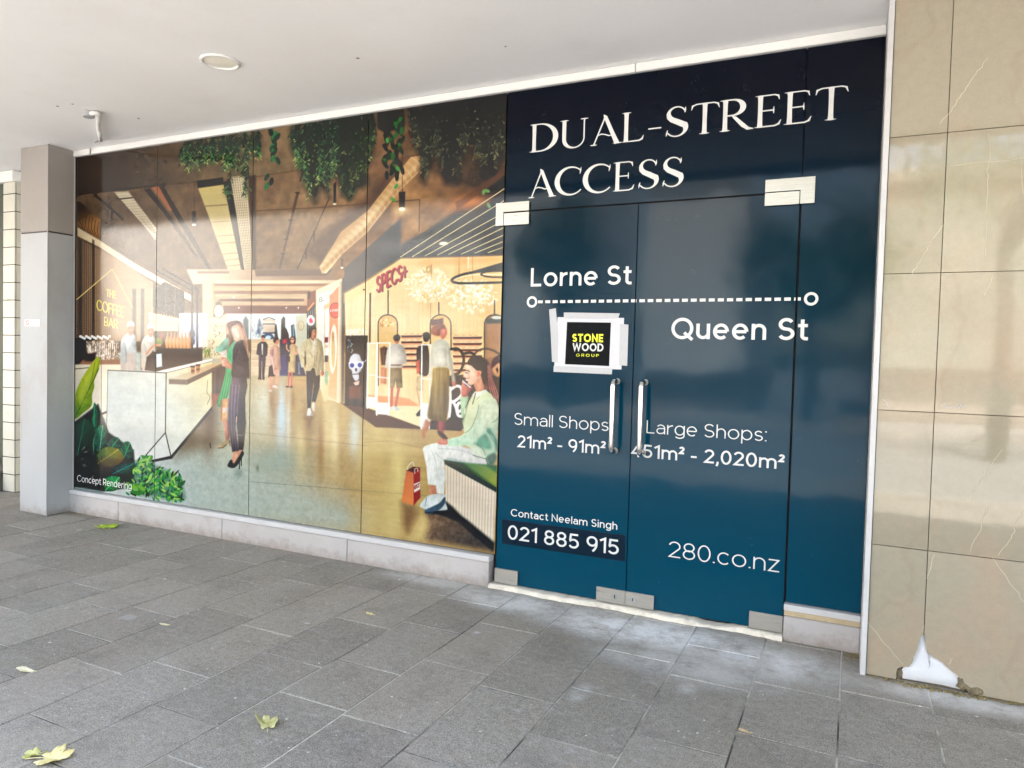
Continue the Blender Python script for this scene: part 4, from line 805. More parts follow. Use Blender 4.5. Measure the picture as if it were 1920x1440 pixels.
    P(c9(140, 450, 160, 405, 175, 440, 205, 470, 240, 455, 255, 480, 215, 530, 200, 570, 140, 565), ('g', c9(145, 480)[0], (226, 150, 128), c9(230, 520)[0], (170, 92, 84)), 1, sm=1); L(c9(152, 410, 230, 475), 2.4, (226, 210, 214)); 
    for f in ((150, 440, 200, 470), (148, 470, 195, 500), (150, 500, 195, 525)): L(c9(*f), 1, (180, 100, 90), .9, .8)
    P(c7(552, 640, 575, 626, 612, 635, 612, 662, 575, 665, 553, 658), (214, 140, 116), 1, sm=1); L(c7(560, 655, 600, 656), 1, (170, 100, 84), .8, .7)

    SHADE[0] = 0

def plants():
    gd = [(16, 34, 28), (26, 52, 42), (38, 74, 56), (66, 108, 70), (112, 134, 78), (176, 176, 104)]
    strands(c3(250, 360, 290, 340, 480, 320, 640, 300, 780, 275, 830, 300, 830, 440, 780, 500, 740, 530, 720, 600, 690, 580, 650, 620, 600, 560, 540, 560, 490, 520, 440, 470, 400, 560, 370, 580, 330, 500, 290, 560, 250, 500, 225, 470), 1300, gd, base=(26, 40, 30), ba=.35)
    strands(c3(560, 600, 620, 590, 620, 720, 600, 760, 570, 740), 50, gd, ba=.3); strands(c3(690, 560, 750, 560, 760, 700, 720, 760), 46, gd, ba=.15)
    strands(c3(1060, 250, 1200, 215, 1400, 180, 1680, 140, 1690, 300, 1660, 470, 1620, 560, 1640, 660, 1560, 700, 1500, 770, 1440, 690, 1400, 600, 1340, 640, 1350, 760, 1290, 690, 1240, 800, 1200, 740, 1150, 600, 1110, 500, 1070, 400), 2600, gd, base=(16, 28, 24), ba=.85)
    k = [(12, 16, 16), (24, 32, 28), (40, 50, 40), (62, 70, 54), (96, 98, 72), (140, 134, 96)]
    strands(c5(-10, 230, 120, 205, 210, 190, 222, 300, 200, 420, 150, 560, 160, 640, 100, 680, 60, 760, 0, 740), 760, [(12, 20, 18), (20, 36, 28), (32, 54, 36), (48, 76, 44), (84, 96, 50), (120, 120, 64)], ba=.7)
    strands(c5(450, 160, 640, 130, 900, 80, 1130, 50, 1130, 400, 1090, 480, 1030, 560, 960, 610, 930, 520, 890, 400, 830, 440, 800, 560, 790, 660, 700, 660, 670, 540, 640, 460, 600, 540, 560, 660, 530, 620, 540, 480, 470, 340), 2400, k, base=(10, 12, 12), ba=.86)
    P(c5(560, 130, 1130, 45, 1130, 230, 700, 240), (8, 10, 10), 40, .35)
    P(c5(240, 180, 420, 160, 430, 260, 410, 340, 360, 300, 300, 320, 250, 290), (12, 24, 20), 3, .9)
    # broad-leaved trails
    for cx, x0, y0, x1, y1, n, dk in ((0, 900, 250, 970, 490, 16, 0), (0, 880, 590, 945, 690, 3, 0), (1, 290, 210, 415, 620, 46, 1), (1, 940, 560, 1040, 610, 6, 2)):
        for i in range(n):
            cc = (c3, c5)[cx](rng.uniform(x0, x1), y0+(y1-y0)*(i+.5)/n)[0]
            col = [(20, 78, 56), (14, 52, 40), (40, 110, 66)][i % 3] if dk == 0 else ([(10, 34, 26), (16, 54, 34), (30, 92, 40), (8, 26, 22)][i % 4] if dk == 1 else (18, 28, 26))
            leaf(*cc, 90+rng.uniform(-40, 40), 15 if dk == 0 else 17, 7.5, col); L([(cc[0], cc[1]-6), (cc[0], cc[1]+6)], .8, tuple(min(255, 1.5*v) for v in col), .8, .6)
    for x, y, a in ((380, 560, 60), (370, 680, 120), (350, 770, 40), (985, 710, 20), (960, 720, 100), (995, 810, 60), (310, 370, 80)): leaf(*c5(x, y)[0], a, 11, 6, (70, 150, 70) if x < 900 else (110, 150, 90), .95)
    # --- planting at the bottom left
    P(c2(70, 760, 230, 640, 300, 830, 470, 950, 480, 1080, 460, 1200, 260, 1230, 60, 1195), (12, 34, 34), 2.5); 
    def big(f, ca, cb, rib, n=7):
        p = c2(*f); P(p, ('g', p[0], ca, p[len(p)//2], cb), 1, sm=1)
        a, b = p[0], p[len(p)//2]
        L([a, b], 1.2, rib, .8, .9)
        m = len(p)
        for i in range(1, n):
            t = i/n; q = (a[0]+(b[0]-a[0])*t, a[1]+(b[1]-a[1])*t)
            for sd in (1, -1):
                k = p[int(round((m/2)*t*.9+.6)) % m] if sd == 1 else p[-int(round((m/2)*t*.9+.6)) % m]
                L([q, (q[0]+(k[0]-q[0])*.85, q[1]+(k[1]-q[1])*.85-1.5)], .8, rib, .8, .45)
    big((70, 740, 72, 640, 80, 560, 130, 450, 215, 330, 244, 335, 236, 400, 205, 480, 205, 520, 190, 580, 186, 650, 130, 700), (96, 140, 20), (196, 206, 60), (60, 96, 20), 10)
    P(c2(80, 600, 130, 460, 180, 430, 160, 520, 120, 640), (206, 214, 70), 5, .5)
    big((200, 980, 180, 880, 190, 720, 205, 630, 230, 690, 228, 800, 215, 900), (8, 56, 46), (20, 112, 76), (60, 150, 110))
    big((240, 960, 205, 900, 230, 790, 262, 782, 292, 820, 290, 890), (10, 66, 54), (30, 120, 90), (90, 170, 130))
    big((90, 990, 60, 900, 80, 780, 140, 740, 200, 780, 190, 900), (6, 40, 38), (14, 84, 62), (40, 120, 90))
    big((300, 960, 290, 900, 330, 866, 370, 870, 392, 930, 350, 990), (10, 70, 58), (20, 108, 82), (80, 160, 120))
    big((400, 1010, 380, 940, 410, 895, 445, 900, 464, 960, 450, 1010), (8, 74, 60), (24, 120, 84), (90, 170, 120))
    big((230, 1040, 220, 980, 280, 930, 370, 945, 400, 1010, 330, 1060), (40, 84, 48), (150, 150, 60), (180, 170, 80))
    P(c2(200, 1000, 430, 1000, 460, 1060, 300, 1110, 200, 1090), (96, 70, 50), 8, .6); P(c2(60, 1000, 215, 980, 215, 1190, 60, 1190), (12, 22, 30), 6, .7)
    big((330, 1110, 340, 1060, 420, 1040, 475, 1040, 480, 1080, 420, 1110), (10, 60, 60), (16, 100, 88), (60, 140, 120), 5)
    for k2 in range(26): leaf(*c2(80+rng.uniform(0, 190), 1000+rng.uniform(-110, 180))[0], rng.uniform(0, 180), rng.uniform(5, 11), 2.6, [(30, 60, 60), (90, 84, 76), (16, 70, 54), (150, 140, 130)][k2 % 4], .6)
    big((280, 1220, 275, 1150, 320, 1125, 375, 1135, 375, 1190, 340, 1225), (6, 110, 60), (40, 160, 90), (110, 200, 130), 5)
    P(c2(400, 1110, 520, 1000, 600, 1050, 700, 1090, 790, 1150, 820, 1270, 780, 1300, 640, 1275, 480, 1250, 450, 1200), (20, 84, 44), 5, .5)
    for k2 in range(230):
        t = rng.random(); x = 470+t*330+rng.normal(0, 12); y = rng.uniform(1050+abs(x-560)*.25, 1290)
        if x < 600: y = rng.uniform(980+abs(x-545)*.6, 1250)
        leaf(*c2(x, y)[0], rng.choice([-60, -30, 20, 50, 80, 120])+rng.normal(0, 14), rng.uniform(8, 15), rng.uniform(2.8, 4.6), [(24, 110, 56), (56, 150, 70), (110, 180, 80), (10, 70, 40), (150, 200, 96), (40, 130, 80)][k2 % 6], .95)
    for k2 in range(14): leaf(*c2(470+rng.uniform(-30, 60), 1215+rng.uniform(-40, 40))[0], rng.uniform(-40, 40), 16, 7, (110, 170, 60) if k2 % 2 else (60, 130, 60))
    for k2 in range(16): leaf(*c2(560+rng.normal(0, 20), 1000+rng.normal(0, 26))[0], rng.uniform(-90, 90), 13, 4, (150, 196, 110) if k2 % 2 else (90, 150, 80))

# ------------------------------------------------------------------ materials
def new_mat(name):
    m = bpy.data.materials.new(name); m.use_nodes = True
    nt = m.node_tree
    return m, nt, nt.nodes['Principled BSDF']

def node(nt, kind, **kw):
    n = nt.nodes.new(kind)
    for k, v in kw.items():
        if k.startswith('i_'):
            n.inputs[int(k[2:]) if k[2:].isdigit() else k[2:]].default_value = v
        else: setattr(n, k, v)
    return n

def mixc(nt, fac, a, b, mode='MIX'):
    n = nt.nodes.new('ShaderNodeMix'); n.data_type = 'RGBA'; n.blend_type = mode
    for sock, val in ((n.inputs[0], fac), (n.inputs[6], a), (n.inputs[7], b)):
        if hasattr(val, 'is_output'): nt.links.new(val, sock)
        elif isinstance(val, (int, float)): sock.default_value = val
        else: sock.default_value = (*val, 1)
    return n.outputs[2]

def ramp(nt, src, p0, p1, c0=(0, 0, 0), c1=(1, 1, 1)):
    r = nt.nodes.new('ShaderNodeValToRGB')
    r.color_ramp.elements[0].position = p0; r.color_ramp.elements[1].position = p1
    r.color_ramp.elements[0].color = (*c0, 1); r.color_ramp.elements[1].color = (*c1, 1)
    nt.links.new(src, r.inputs[0]); return r.outputs[0]

def noise(nt, vec, scale, detail=4, rough=.55, sc3=None):
    if sc3:
        mp = node(nt, 'ShaderNodeMapping'); mp.inputs['Scale'].default_value = sc3
        nt.links.new(vec, mp.inputs['Vector']); vec = mp.outputs[0]
    n = node(nt, 'ShaderNodeTexNoise'); n.inputs['Scale'].default_value = scale
    n.inputs['Detail'].default_value = detail; n.inputs['Roughness'].default_value = rough
    nt.links.new(vec, n.inputs['Vector']); return n.outputs[0]

def pos(nt):
    return node(nt, 'ShaderNodeNewGeometry').outputs['Position']

def bump(nt, bs, h, strength=.2, dist=.01):
    b = node(nt, 'ShaderNodeBump'); b.inputs['Strength'].default_value = strength; b.inputs['Distance'].default_value = dist
    nt.links.new(h, b.inputs['Height']); nt.links.new(b.outputs[0], bs.inputs['Normal'])

def surf(name, col, rough=.6, var=.12, scale=6, dirt=None, dirt_amt=.5, dirt_scale=2.5, metal=0, bmp=.08, spec=.5, sc3=None, fine=120, foot=None):
    """plain painted / cast surface with tone variation, fine grain and optional stains"""
    m, nt, bs = new_mat(name); p = pos(nt)
    n1 = noise(nt, p, scale, 5, .6, sc3); n2 = noise(nt, p, fine, 3, .6)
    lo = tuple(c*(1-var) for c in col); hi = tuple(min(1, c*(1+var)) for c in col)
    c = mixc(nt, ramp(nt, n1, .3, .7), lo, hi)
    c = mixc(nt, ramp(nt, n2, .35, .75), c, mixc(nt, .12*var/.12, c, (0, 0, 0)))
    if dirt:
        d = noise(nt, p, dirt_scale, 6, .68, sc3)
        k = ramp(nt, d, .52, .78); mm = node(nt, 'ShaderNodeMath', operation='MULTIPLY'); nt.links.new(k, mm.inputs[0]); mm.inputs[1].default_value = dirt_amt
        c = mixc(nt, mm.outputs[0], c, dirt)
    if foot:                      # splash marks where the thing meets the paving
        sz = node(nt, 'ShaderNodeSeparateXYZ'); nt.links.new(p, sz.inputs[0])
        wv = node(nt, 'ShaderNodeMath', operation='MULTIPLY_ADD'); nt.links.new(noise(nt, p, 14, 6, .7), wv.inputs[0]); wv.inputs[1].default_value = .22; nt.links.new(sz.outputs[2], wv.inputs[2])
        c = mixc(nt, ramp(nt, wv.outputs[0], .10, .10+foot, (.62, .62, .62), (0, 0, 0)), c, S(118, 104, 88))
    nt.links.new(c, bs.inputs['Base Color'])
    r = ramp(nt, n1, .2, .8, (rough*.85,)*3, (min(1, rough*1.15),)*3); nt.links.new(r, bs.inputs['Roughness'])
    bs.inputs['Metallic'].default_value = metal; bs.inputs['Specular IOR Level'].default_value = spec
    if bmp: bump(nt, bs, n2, bmp, .004)
    return m

def S(r, g, b, k=1.0):           # display value -> linear albedo
    f = lambda c: ((c/255+.055)/1.055)**2.4 if c > 10 else c/255/12.92
    return tuple(min(.95, f(c)*k) for c in (r, g, b))

PRINT_GAIN = 0.54
def m_print():
    m, nt, bs = new_mat('printed glass')
    a = node(nt, 'ShaderNodeAttribute', attribute_name='print')
    nt.links.new(a.outputs['Color'], bs.inputs['Base Color'])
    bs.inputs['Roughness'].default_value = .10
    bs.inputs['IOR'].default_value = 1.48
    w = noise(nt, pos(nt), 1.6, 2, .5); bump(nt, bs, w, .10, .02)
    return m

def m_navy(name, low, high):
    """navy film behind glass, with a slow colour fade from teal at the foot to navy at the head"""
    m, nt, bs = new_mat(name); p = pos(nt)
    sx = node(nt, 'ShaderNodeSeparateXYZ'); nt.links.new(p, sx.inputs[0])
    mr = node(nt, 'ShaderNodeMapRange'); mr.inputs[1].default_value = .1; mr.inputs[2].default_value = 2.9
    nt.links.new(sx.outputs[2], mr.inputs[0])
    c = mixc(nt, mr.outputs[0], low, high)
    # scuffs and fine dust low on the panel
    d = noise(nt, p, 9, 7, .72); d2 = noise(nt, p, 60, 4, .7)
    k = node(nt, 'ShaderNodeMath', operation='MULTIPLY'); nt.links.new(ramp(nt, d, .60, .80), k.inputs[0]); nt.links.new(ramp(nt, d2, .5, .8), k.inputs[1])
    k2 = node(nt, 'ShaderNodeMath', operation='MULTIPLY'); nt.links.new(k.outputs[0], k2.inputs[0]); k2.inputs[1].default_value = .5
    c = mixc(nt, k2.outputs[0], c, (.30, .36, .40))
    nt.links.new(c, bs.inputs['Base Color'])
    bs.inputs['Roughness'].default_value = .07; bs.inputs['IOR'].default_value = 1.28
    bump(nt, bs, noise(nt, p, 2.2, 2, .5), .12, .02)
    return m

def m_pavers():
    m, nt, bs = new_mat('stone pavers'); p = pos(nt)
    rnd = node(nt, 'ShaderNodeNewGeometry').outputs['Random Per Island']
    c = mixc(nt, rnd, S(130, 121, 106), S(155, 145, 129))
    big = noise(nt, p, .9, 5, .6); c = mixc(nt, ramp(nt, big, .35, .68), c, mixc(nt, .35, c, S(170, 166, 160)))
    warm = noise(nt, p, 1.7, 3, .5); c = mixc(nt, ramp(nt, warm, .5, .75), c, mixc(nt, .25, c, S(156, 132, 118)))
    # worn, trodden-in dirt and scuffs
    st = noise(nt, p, 3.3, 8, .75); c = mixc(nt, ramp(nt, st, .50, .72), c, mixc(nt, .42, c, (.035, .033, .03)))
    sc0 = noise(nt, p, 7, 7, .78, (1, 2.4, 1)); c = mixc(nt, ramp(nt, sc0, .57, .70), c, mixc(nt, .48, c, (.58, .57, .55)))
    g3 = noise(nt, p, 34, 6, .75); c = mixc(nt, ramp(nt, g3, .34, .66), mixc(nt, .26, c, (.02, .02, .02)), mixc(nt, .10, c, (.6, .6, .58)))
    g = noise(nt, p, 190, 3, .8); c = mixc(nt, ramp(nt, g, .38, .52), mixc(nt, .62, c, (.02, .02, .02)), c)
    g2 = noise(nt, p, 250, 2, .8); c = mixc(nt, ramp(nt, g2, .57, .70), c, mixc(nt, .55, c, (.66, .66, .62)))
    # chewing gum spots and pale grit
    for sc, lim, amt, cc in ((2.6, .040, .7, (.46, .45, .43)), (5.5, .032, .85, (.66, .64, .60)), (9, .040, .8, (.7, .67, .58)), (14, .055, .6, (.62, .58, .48)), (1.3, .05, .35, (.42, .42, .42))):
        v = node(nt, 'ShaderNodeTexVoronoi'); v.inputs['Scale'].default_value = sc; v.inputs['Randomness'].default_value = 1
        wv = node(nt, 'ShaderNodeVectorMath', operation='ADD'); nz = node(nt, 'ShaderNodeTexNoise'); nz.inputs['Scale'].default_value = sc*7
        sc_ = node(nt, 'ShaderNodeVectorMath', operation='SCALE'); nt.links.new(p, nz.inputs['Vector']); nt.links.new(nz.outputs['Color'], sc_.inputs[0]); sc_.inputs['Scale'].default_value = .05/sc*2.4
        nt.links.new(p, wv.inputs[0]); nt.links.new(sc_.outputs[0], wv.inputs[1]); nt.links.new(wv.outputs[0], v.inputs['Vector'])
        k = node(nt, 'ShaderNodeMapRange'); k.inputs[1].default_value = lim*1.25; k.inputs[2].default_value = lim; k.inputs[3].default_value = 0; k.inputs[4].default_value = amt
        nt.links.new(v.outputs['Distance'], k.inputs[0])
        gate = noise(nt, p, sc*.45, 1, .5); kk = node(nt, 'ShaderNodeMath', operation='MULTIPLY'); nt.links.new(k.outputs[0], kk.inputs[0]); nt.links.new(ramp(nt, gate, .44, .49), kk.inputs[1])
        c = mixc(nt, kk.outputs[0], c, cc)
    c = chalk(nt, p, c)
    nt.links.new(c, bs.inputs['Base Color'])
    bs.inputs['Roughness'].default_value = .72; bs.inputs['Specular IOR Level'].default_value = .35
    bump(nt, bs, g, .35, .003)
    return m

def chalk(nt, p, c):
    """spilt plaster dust trodden into the paving before the doors"""
    tot = None
    for x, y, rx, ry, st in ((-.95, -.28, .75, .26, .95), (-1.75, -.22, .55, .2, .7), (-.35, -.36, .42, .26, .7), (-2.4, -.1, .5, .14, .4), (-.62, -.84, .05, .09, .35), (-1.02, -1.12, .045, .11, .35), (-.7, -.62, .5, .2, .45), (.5, -.38, .5, .12, .55)):
        mp = node(nt, 'ShaderNodeMapping'); mp.inputs['Location'].default_value = (-x/rx, -y/ry, 0); mp.inputs['Scale'].default_value = (1/rx, 1/ry, 0)
        nt.links.new(p, mp.inputs[0]); ln = node(nt, 'ShaderNodeVectorMath', operation='LENGTH'); nt.links.new(mp.outputs[0], ln.inputs[0])
        mr = node(nt, 'ShaderNodeMapRange'); mr.interpolation_type = 'SMOOTHSTEP'; mr.inputs[1].default_value = 1.25; mr.inputs[2].default_value = .2; mr.inputs[3].default_value = 0; mr.inputs[4].default_value = st
        nt.links.new(ln.outputs['Value'], mr.inputs[0])
        if tot is None: tot = mr.outputs[0]
        else:
            a = node(nt, 'ShaderNodeMath', operation='MAXIMUM'); nt.links.new(tot, a.inputs[0]); nt.links.new(mr.outputs[0], a.inputs[1]); tot = a.outputs[0]
    n = noise(nt, p, 5, 8, .72); n2 = noise(nt, p, 26, 5, .7, (1, 3, 1))
    s = node(nt, 'ShaderNodeMath', operation='MULTIPLY'); nt.links.new(ramp(nt, n, .30, .55), s.inputs[0]); nt.links.new(ramp(nt, n2, .12, .50), s.inputs[1])
    s2 = node(nt, 'ShaderNodeMath', operation='MULTIPLY'); nt.links.new(s.outputs[0], s2.inputs[0]); nt.links.new(tot, s2.inputs[1])
    return mixc(nt, s2.outputs[0], c, (.74, .73, .71))

def m_grout():
    m, nt, bs = new_mat('paving joints'); p = pos(nt)
    n = noise(nt, p, 1.4, 4, .6); c = mixc(nt, ramp(nt, n, .42, .54), S(70, 66, 60), S(196, 190, 174))
    c = mixc(nt, ramp(nt, noise(nt, p, 40, 4, .7), .4, .7), c, mixc(nt, .4, c, (.03, .03, .03)))
    c = chalk(nt, p, c)
    nt.links.new(c, bs.inputs['Base Color']); bs.inputs['Roughness'].default_value = .9
    return m

def m_tile():
    m, nt, bs = new_mat('polished stone tile'); p = pos(nt)
    rnd = node(nt, 'ShaderNodeNewGeometry').outputs['Random Per Island']
    c = mixc(nt, rnd, S(142, 134, 114), S(158, 150, 131))
    n = noise(nt, p, 1.5, 6, .6); c = mixc(nt, ramp(nt, n, .5, .72), c, mixc(nt, .38, c, S(186, 146, 118)))
    n2 = noise(nt, p, 30, 5, .7); c = mixc(nt, ramp(nt, n2, .3, .7), mixc(nt, .16, c, (.1, .09, .07)), c)
    n3 = noise(nt, p, 240, 2, .7); c = mixc(nt, ramp(nt, n3, .35, .55), mixc(nt, .14, c, (.12, .1, .08)), c)
    # rusty veins
    w = node(nt, 'ShaderNodeTexWave'); w.inputs['Scale'].default_value = .55; w.inputs['Distortion'].default_value = 14; w.inputs['Detail'].default_value = 4; w.inputs['Detail Scale'].default_value = 1.6
    nt.links.new(p, w.inputs['Vector']); c = mixc(nt, ramp(nt, w.outputs['Fac'], .975, 1.0), c, mixc(nt, .10, c, S(120, 84, 62)))
    nt.links.new(c, bs.inputs['Base Color'])
    bs.inputs['Roughness'].default_value = .045; bs.inputs['IOR'].default_value = 1.72
    bump(nt, bs, noise(nt, p, 3, 3, .5), .025, .02)
    return m

def m_leafy(name, c0, c1):
    m, nt, bs = new_mat(name); r = node(nt, 'ShaderNodeNewGeometry').outputs['Random Per Island']
    nt.links.new(mixc(nt, r, c0, c1), bs.inputs['Base Color']); bs.inputs['Roughness'].default_value = .55
    return m

def m_facade(name, wall, glassc, bw, bh):
    m, nt, bs = new_mat(name); p = pos(nt)
    n = noise(nt, p, 1.2, 5, .6); c = mixc(nt, ramp(nt, n, .3, .7), tuple(.88*v for v in wall), wall)
    nt.links.new(c, bs.inputs['Base Color']); bs.inputs['Roughness'].default_value = .8
    return m

WHITE = surf('white paint', (.72, .72, .70), .5, .05, 3, dirt=S(170, 164, 152), dirt_amt=.25, dirt_scale=3)
SOFFIT = surf('soffit paint', (.88, .88, .885), .62, .035, .9, dirt=S(204, 196, 188), dirt_amt=.14, dirt_scale=1.6, bmp=.03)
FRAME = surf('powder coated frame', S(188, 187, 187), .38, .05, 5, dirt=S(150, 144, 136), dirt_amt=.3, dirt_scale=9)
CONC = surf('painted column', S(164, 165, 166), .6, .06, 2.2, dirt=S(138, 128, 116), dirt_amt=.5, dirt_scale=2.6, sc3=(1, 1, .5), foot=.10)
CONC2 = surf('bare concrete cap', S(146, 140, 135), .7, .08, 3.0, dirt=S(140, 128, 118), dirt_amt=.4, dirt_scale=2)
PLINTH = surf('plinth stone', S(172, 167, 165), .55, .07, 4, dirt=S(140, 126, 114), dirt_amt=.5, dirt_scale=5, fine=260, foot=.09)
CHALKY = surf('worn threshold', S(214, 206, 190), .8, .12, 12, dirt=S(120, 104, 84), dirt_amt=.7, dirt_scale=9, bmp=.3)
BEIGE = surf('sealant strip', S(176, 158, 126), .7, .1, 20)
DARK = surf('dark backing', (.006, .006, .008), .7, .2, 10)
BLACK = surf('black rubber', (.012, .012, .013), .5, .2, 30)
STEEL = surf('satin steel plate', (.46, .435, .39), .30, .10, 5, metal=.62, bmp=.10, sc3=(1, 1, 26), fine=300)
POLISH = surf('polished steel', (.80, .78, .74), .13, .05, 30, metal=1, bmp=0)
LETTER = surf('white vinyl', (.60, .60, .585), .5, .02, 40, bmp=0)
YELLOW = surf('yellow ink', (.74, .80, .02), .5, .03, 40, bmp=0)
INK = surf('black ink', (.006, .007, .008), .35, .2, 40, bmp=0, spec=.04)
PAPER = surf('white paper', (.54, .54, .57), .6, .03, 20, bmp=.05)
TAPE = surf('masking tape', (.42, .425, .44), .45, .06, 60, bmp=.1)
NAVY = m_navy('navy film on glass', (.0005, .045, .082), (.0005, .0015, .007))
PATCH = surf('number patch film', (.0010, .011, .024), .3, .1, 20, bmp=0, spec=.15)
PRINT = m_print()
PAVER = m_pavers(); GROUT = m_grout(); TILE = m_tile()
TGROUT = surf('tile grout', S(116, 102, 80), .9, .2, 20)
CRACK = surf('filled crack', S(178, 168, 144), .7, .1, 50)
RUBBLE = surf('broken stone', S(120, 108, 84), .9, .45, 40, dirt=(.02, .02, .02), dirt_amt=.8, dirt_scale=22, bmp=.6)
SACK = surf('white plastic', (.62, .625, .64), .35, .03, 9, bmp=.05)
LITTER = surf('dry moss and grit', S(150, 132, 84), .95, .4, 60, bmp=.4)
ASPHALT = surf('street paving', (.20, .20, .20), .85, .2, 3, fine=160, bmp=.3)
KERB = surf('kerb stone', S(160, 156, 150), .8, .12, 4)
TILEW = surf('glazed white tile', S(196, 193, 180), .3, .06, 7)
GREEN = surf('dark green frame', S(52, 62, 44), .5, .2, 5)
LENS = surf('downlight lens', (.90, .87, .76), .3, .03, 10, bmp=0)
RED = surf('red ink', (.55, .03, .03), .5, .05, 30, bmp=0)
GREY = surf('grey ink', (.35, .35, .35), .5, .05, 30, bmp=0)
CREAMW = surf('cream render', (.82, .79, .73), .8, .06, .4)
BLUEW = surf('grey render', (.58, .60, .59), .8, .08, .4)
BRICKW = surf('brown render', (.34, .27, .22), .8, .1, .5)
TANW = surf('tan render', (.50, .47, .43), .8, .1, .5)
OLIVEW = surf('olive render', (.22, .22, .18), .8, .3, .9)
GLASSD = surf('dark window glass', (.03, .035, .04), .1, .2, 1)
BARK = surf('bark', (.12, .10, .08), .9, .3, 6)
FOL = m_leafy('foliage', (.035, .075, .018), (.12, .17, .04))

# ------------------------------------------------------------------ mesh helpers
class MB:
    def __init__(self): self.v = []; self.f = []; self.m = []
    def add(self, vs, fs, mi=0):
        b = len(self.v); self.v += [tuple(p) for p in vs]; self.f += [tuple(b+i for i in f) for f in fs]; self.m += [mi]*len(fs); return self
    def box(self, x0, x1, y0, y1, z0, z1, mi=0, bev=0.0):
        if bev <= 0:
            v = [(x, y, z) for x in (x0, x1) for y in (y0, y1) for z in (z0, z1)]
            return self.add(v, [(0, 1, 3, 2), (4, 6, 7, 5), (0, 4, 5, 1), (2, 3, 7, 6), (0, 2, 6, 4), (1, 5, 7, 3)], mi)
        bm = bmesh.new()
        bmesh.ops.create_cube(bm, size=1)
        for q in bm.verts: q.co = Vector((x0+(q.co.x+.5)*(x1-x0), y0+(q.co.y+.5)*(y1-y0), z0+(q.co.z+.5)*(z1-z0)))
        bmesh.ops.bevel(bm, geom=bm.edges[:], offset=bev, segments=2, affect='EDGES')
        return self.bm(bm, mi)
    def bm(self, bm, mi=0):
        bm.verts.index_update()
        self.add([q.co[:] for q in bm.verts], [tuple(q.index for q in f.verts) for f in bm.faces], mi); bm.free(); return self
    def prism(self, poly, y0, y1, mi=0):
        """outline in X,Z drawn from y0 (front) to y1"""
        n = len(poly); v = [(x, y0, z) for x, z in poly]+[(x, y1, z) for x, z in poly]
        a = sum(poly[i-1][0]*poly[i][1]-poly[i][0]*poly[i-1][1] for i in range(n))
        f = tuple(range(n)) if a > 0 else tuple(reversed(range(n)))
        fs = [f, tuple(i+n for i in reversed(f))]+[(i, (i+1) % n, (i+1) % n+n, i+n) for i in range(n)]
        return self.add(v, fs, mi)
    def tube(self, path, r, seg=14, mi=0, cap=True):
        path = [Vector(p) for p in path]; n = len(path); rs = r if isinstance(r, list) else [r]*n
        vs = []; ref = None
        for i in range(n):
            t = (path[min(i+1, n-1)]-path[max(i-1, 0)]).normalized()
            if ref is None: ref = t.orthogonal().normalized()
            ref = (ref-t*ref.dot(t)).normalized(); b = t.cross(ref)
            for k in range(seg):
                a = 2*math.pi*k/seg; vs.append(path[i]+ref*rs[i]*math.cos(a)+b*rs[i]*math.sin(a))
        fs = [(i*seg+k, i*seg+(k+1) % seg, (i+1)*seg+(k+1) % seg, (i+1)*seg+k) for i in range(n-1) for k in range(seg)]
        if cap: fs += [tuple(reversed(range(seg))), tuple((n-1)*seg+k for k in range(seg))]
        return self.add(vs, fs, mi)
    def lathe(self, prof, cx, cy, seg=40, mi=0):
        """profile (radius, z) round a vertical axis"""
        n = len(prof); vs = [(cx+r*math.cos(2*math.pi*k/seg), cy+r*math.sin(2*math.pi*k/seg), z) for r, z in prof for k in range(seg)]
        fs = [(i*seg+k, i*seg+(k+1) % seg, (i+1)*seg+(k+1) % seg, (i+1)*seg+k) for i in range(n-1) for k in range(seg)]
        return self.add(vs, fs, mi)
    def ribbons(self, strokes, xf, y, step=.00012, mi=0):
        """lettering strokes laid on the plane Y=y"""
        for k, (pts, cl) in enumerate(strokes):
            Lf, Rt = ribbon([(*xf(px, py), hw) for px, py, hw in pts], cl) if False else ribbon(pts, cl)
            yy = y-step*(k % 6); n = len(pts)
            v = [(xf(a, b)[0], yy, xf(a, b)[1]) for a, b in Lf]+[(xf(a, b)[0], yy, xf(a, b)[1]) for a, b in Rt]
            fs = [(i+n, (i+1) % n+n, (i+1) % n, i) for i in range(n if cl else n-1)]
            self.add(v, fs, mi)
        return self
    def build(self, name, mats, parent=None, smooth=False):
        me = bpy.data.meshes.new(name)
        off = parent.location if parent else Vector((0, 0, 0))
        if parent and parent.parent: off = off+parent.parent.location
        me.from_pydata([(a-off.x, b-off.y, c-off.z) for a, b, c in self.v], [], self.f)
        mats = mats if isinstance(mats, list) else [mats]
        for q in mats: me.materials.append(q)
        me.polygons.foreach_set('material_index', self.m)
        if smooth: me.polygons.foreach_set('use_smooth', [True]*len(me.polygons))
        me.update()
        o = bpy.data.objects.new(name, me); C.objects.link(o)
        if parent: o.parent = parent
        return o

def tag(o, label=None, cat=None, group=None, kind=None):
    if label: o['label'] = label
    if cat: o['category'] = cat
    if group: o['group'] = group
    if kind: o['kind'] = kind
    return o

def thing(name, loc, label, cat, group=None):
    o = bpy.data.objects.new(name, None); o.location = loc; o.empty_display_size = .1; C.objects.link(o)
    return tag(o, label, cat, group)

def smooth_angle(o, deg=40):
    me = o.data
    me.polygons.foreach_set('use_smooth', [True]*len(me.polygons))
    bm = bmesh.new(); bm.from_mesh(me)
    for e in bm.edges:
        if len(e.link_faces) != 2 or e.calc_face_angle(0) > math.radians(deg): e.smooth = False
    bm.to_mesh(me); bm.free(); return o

R = random.Random(11)

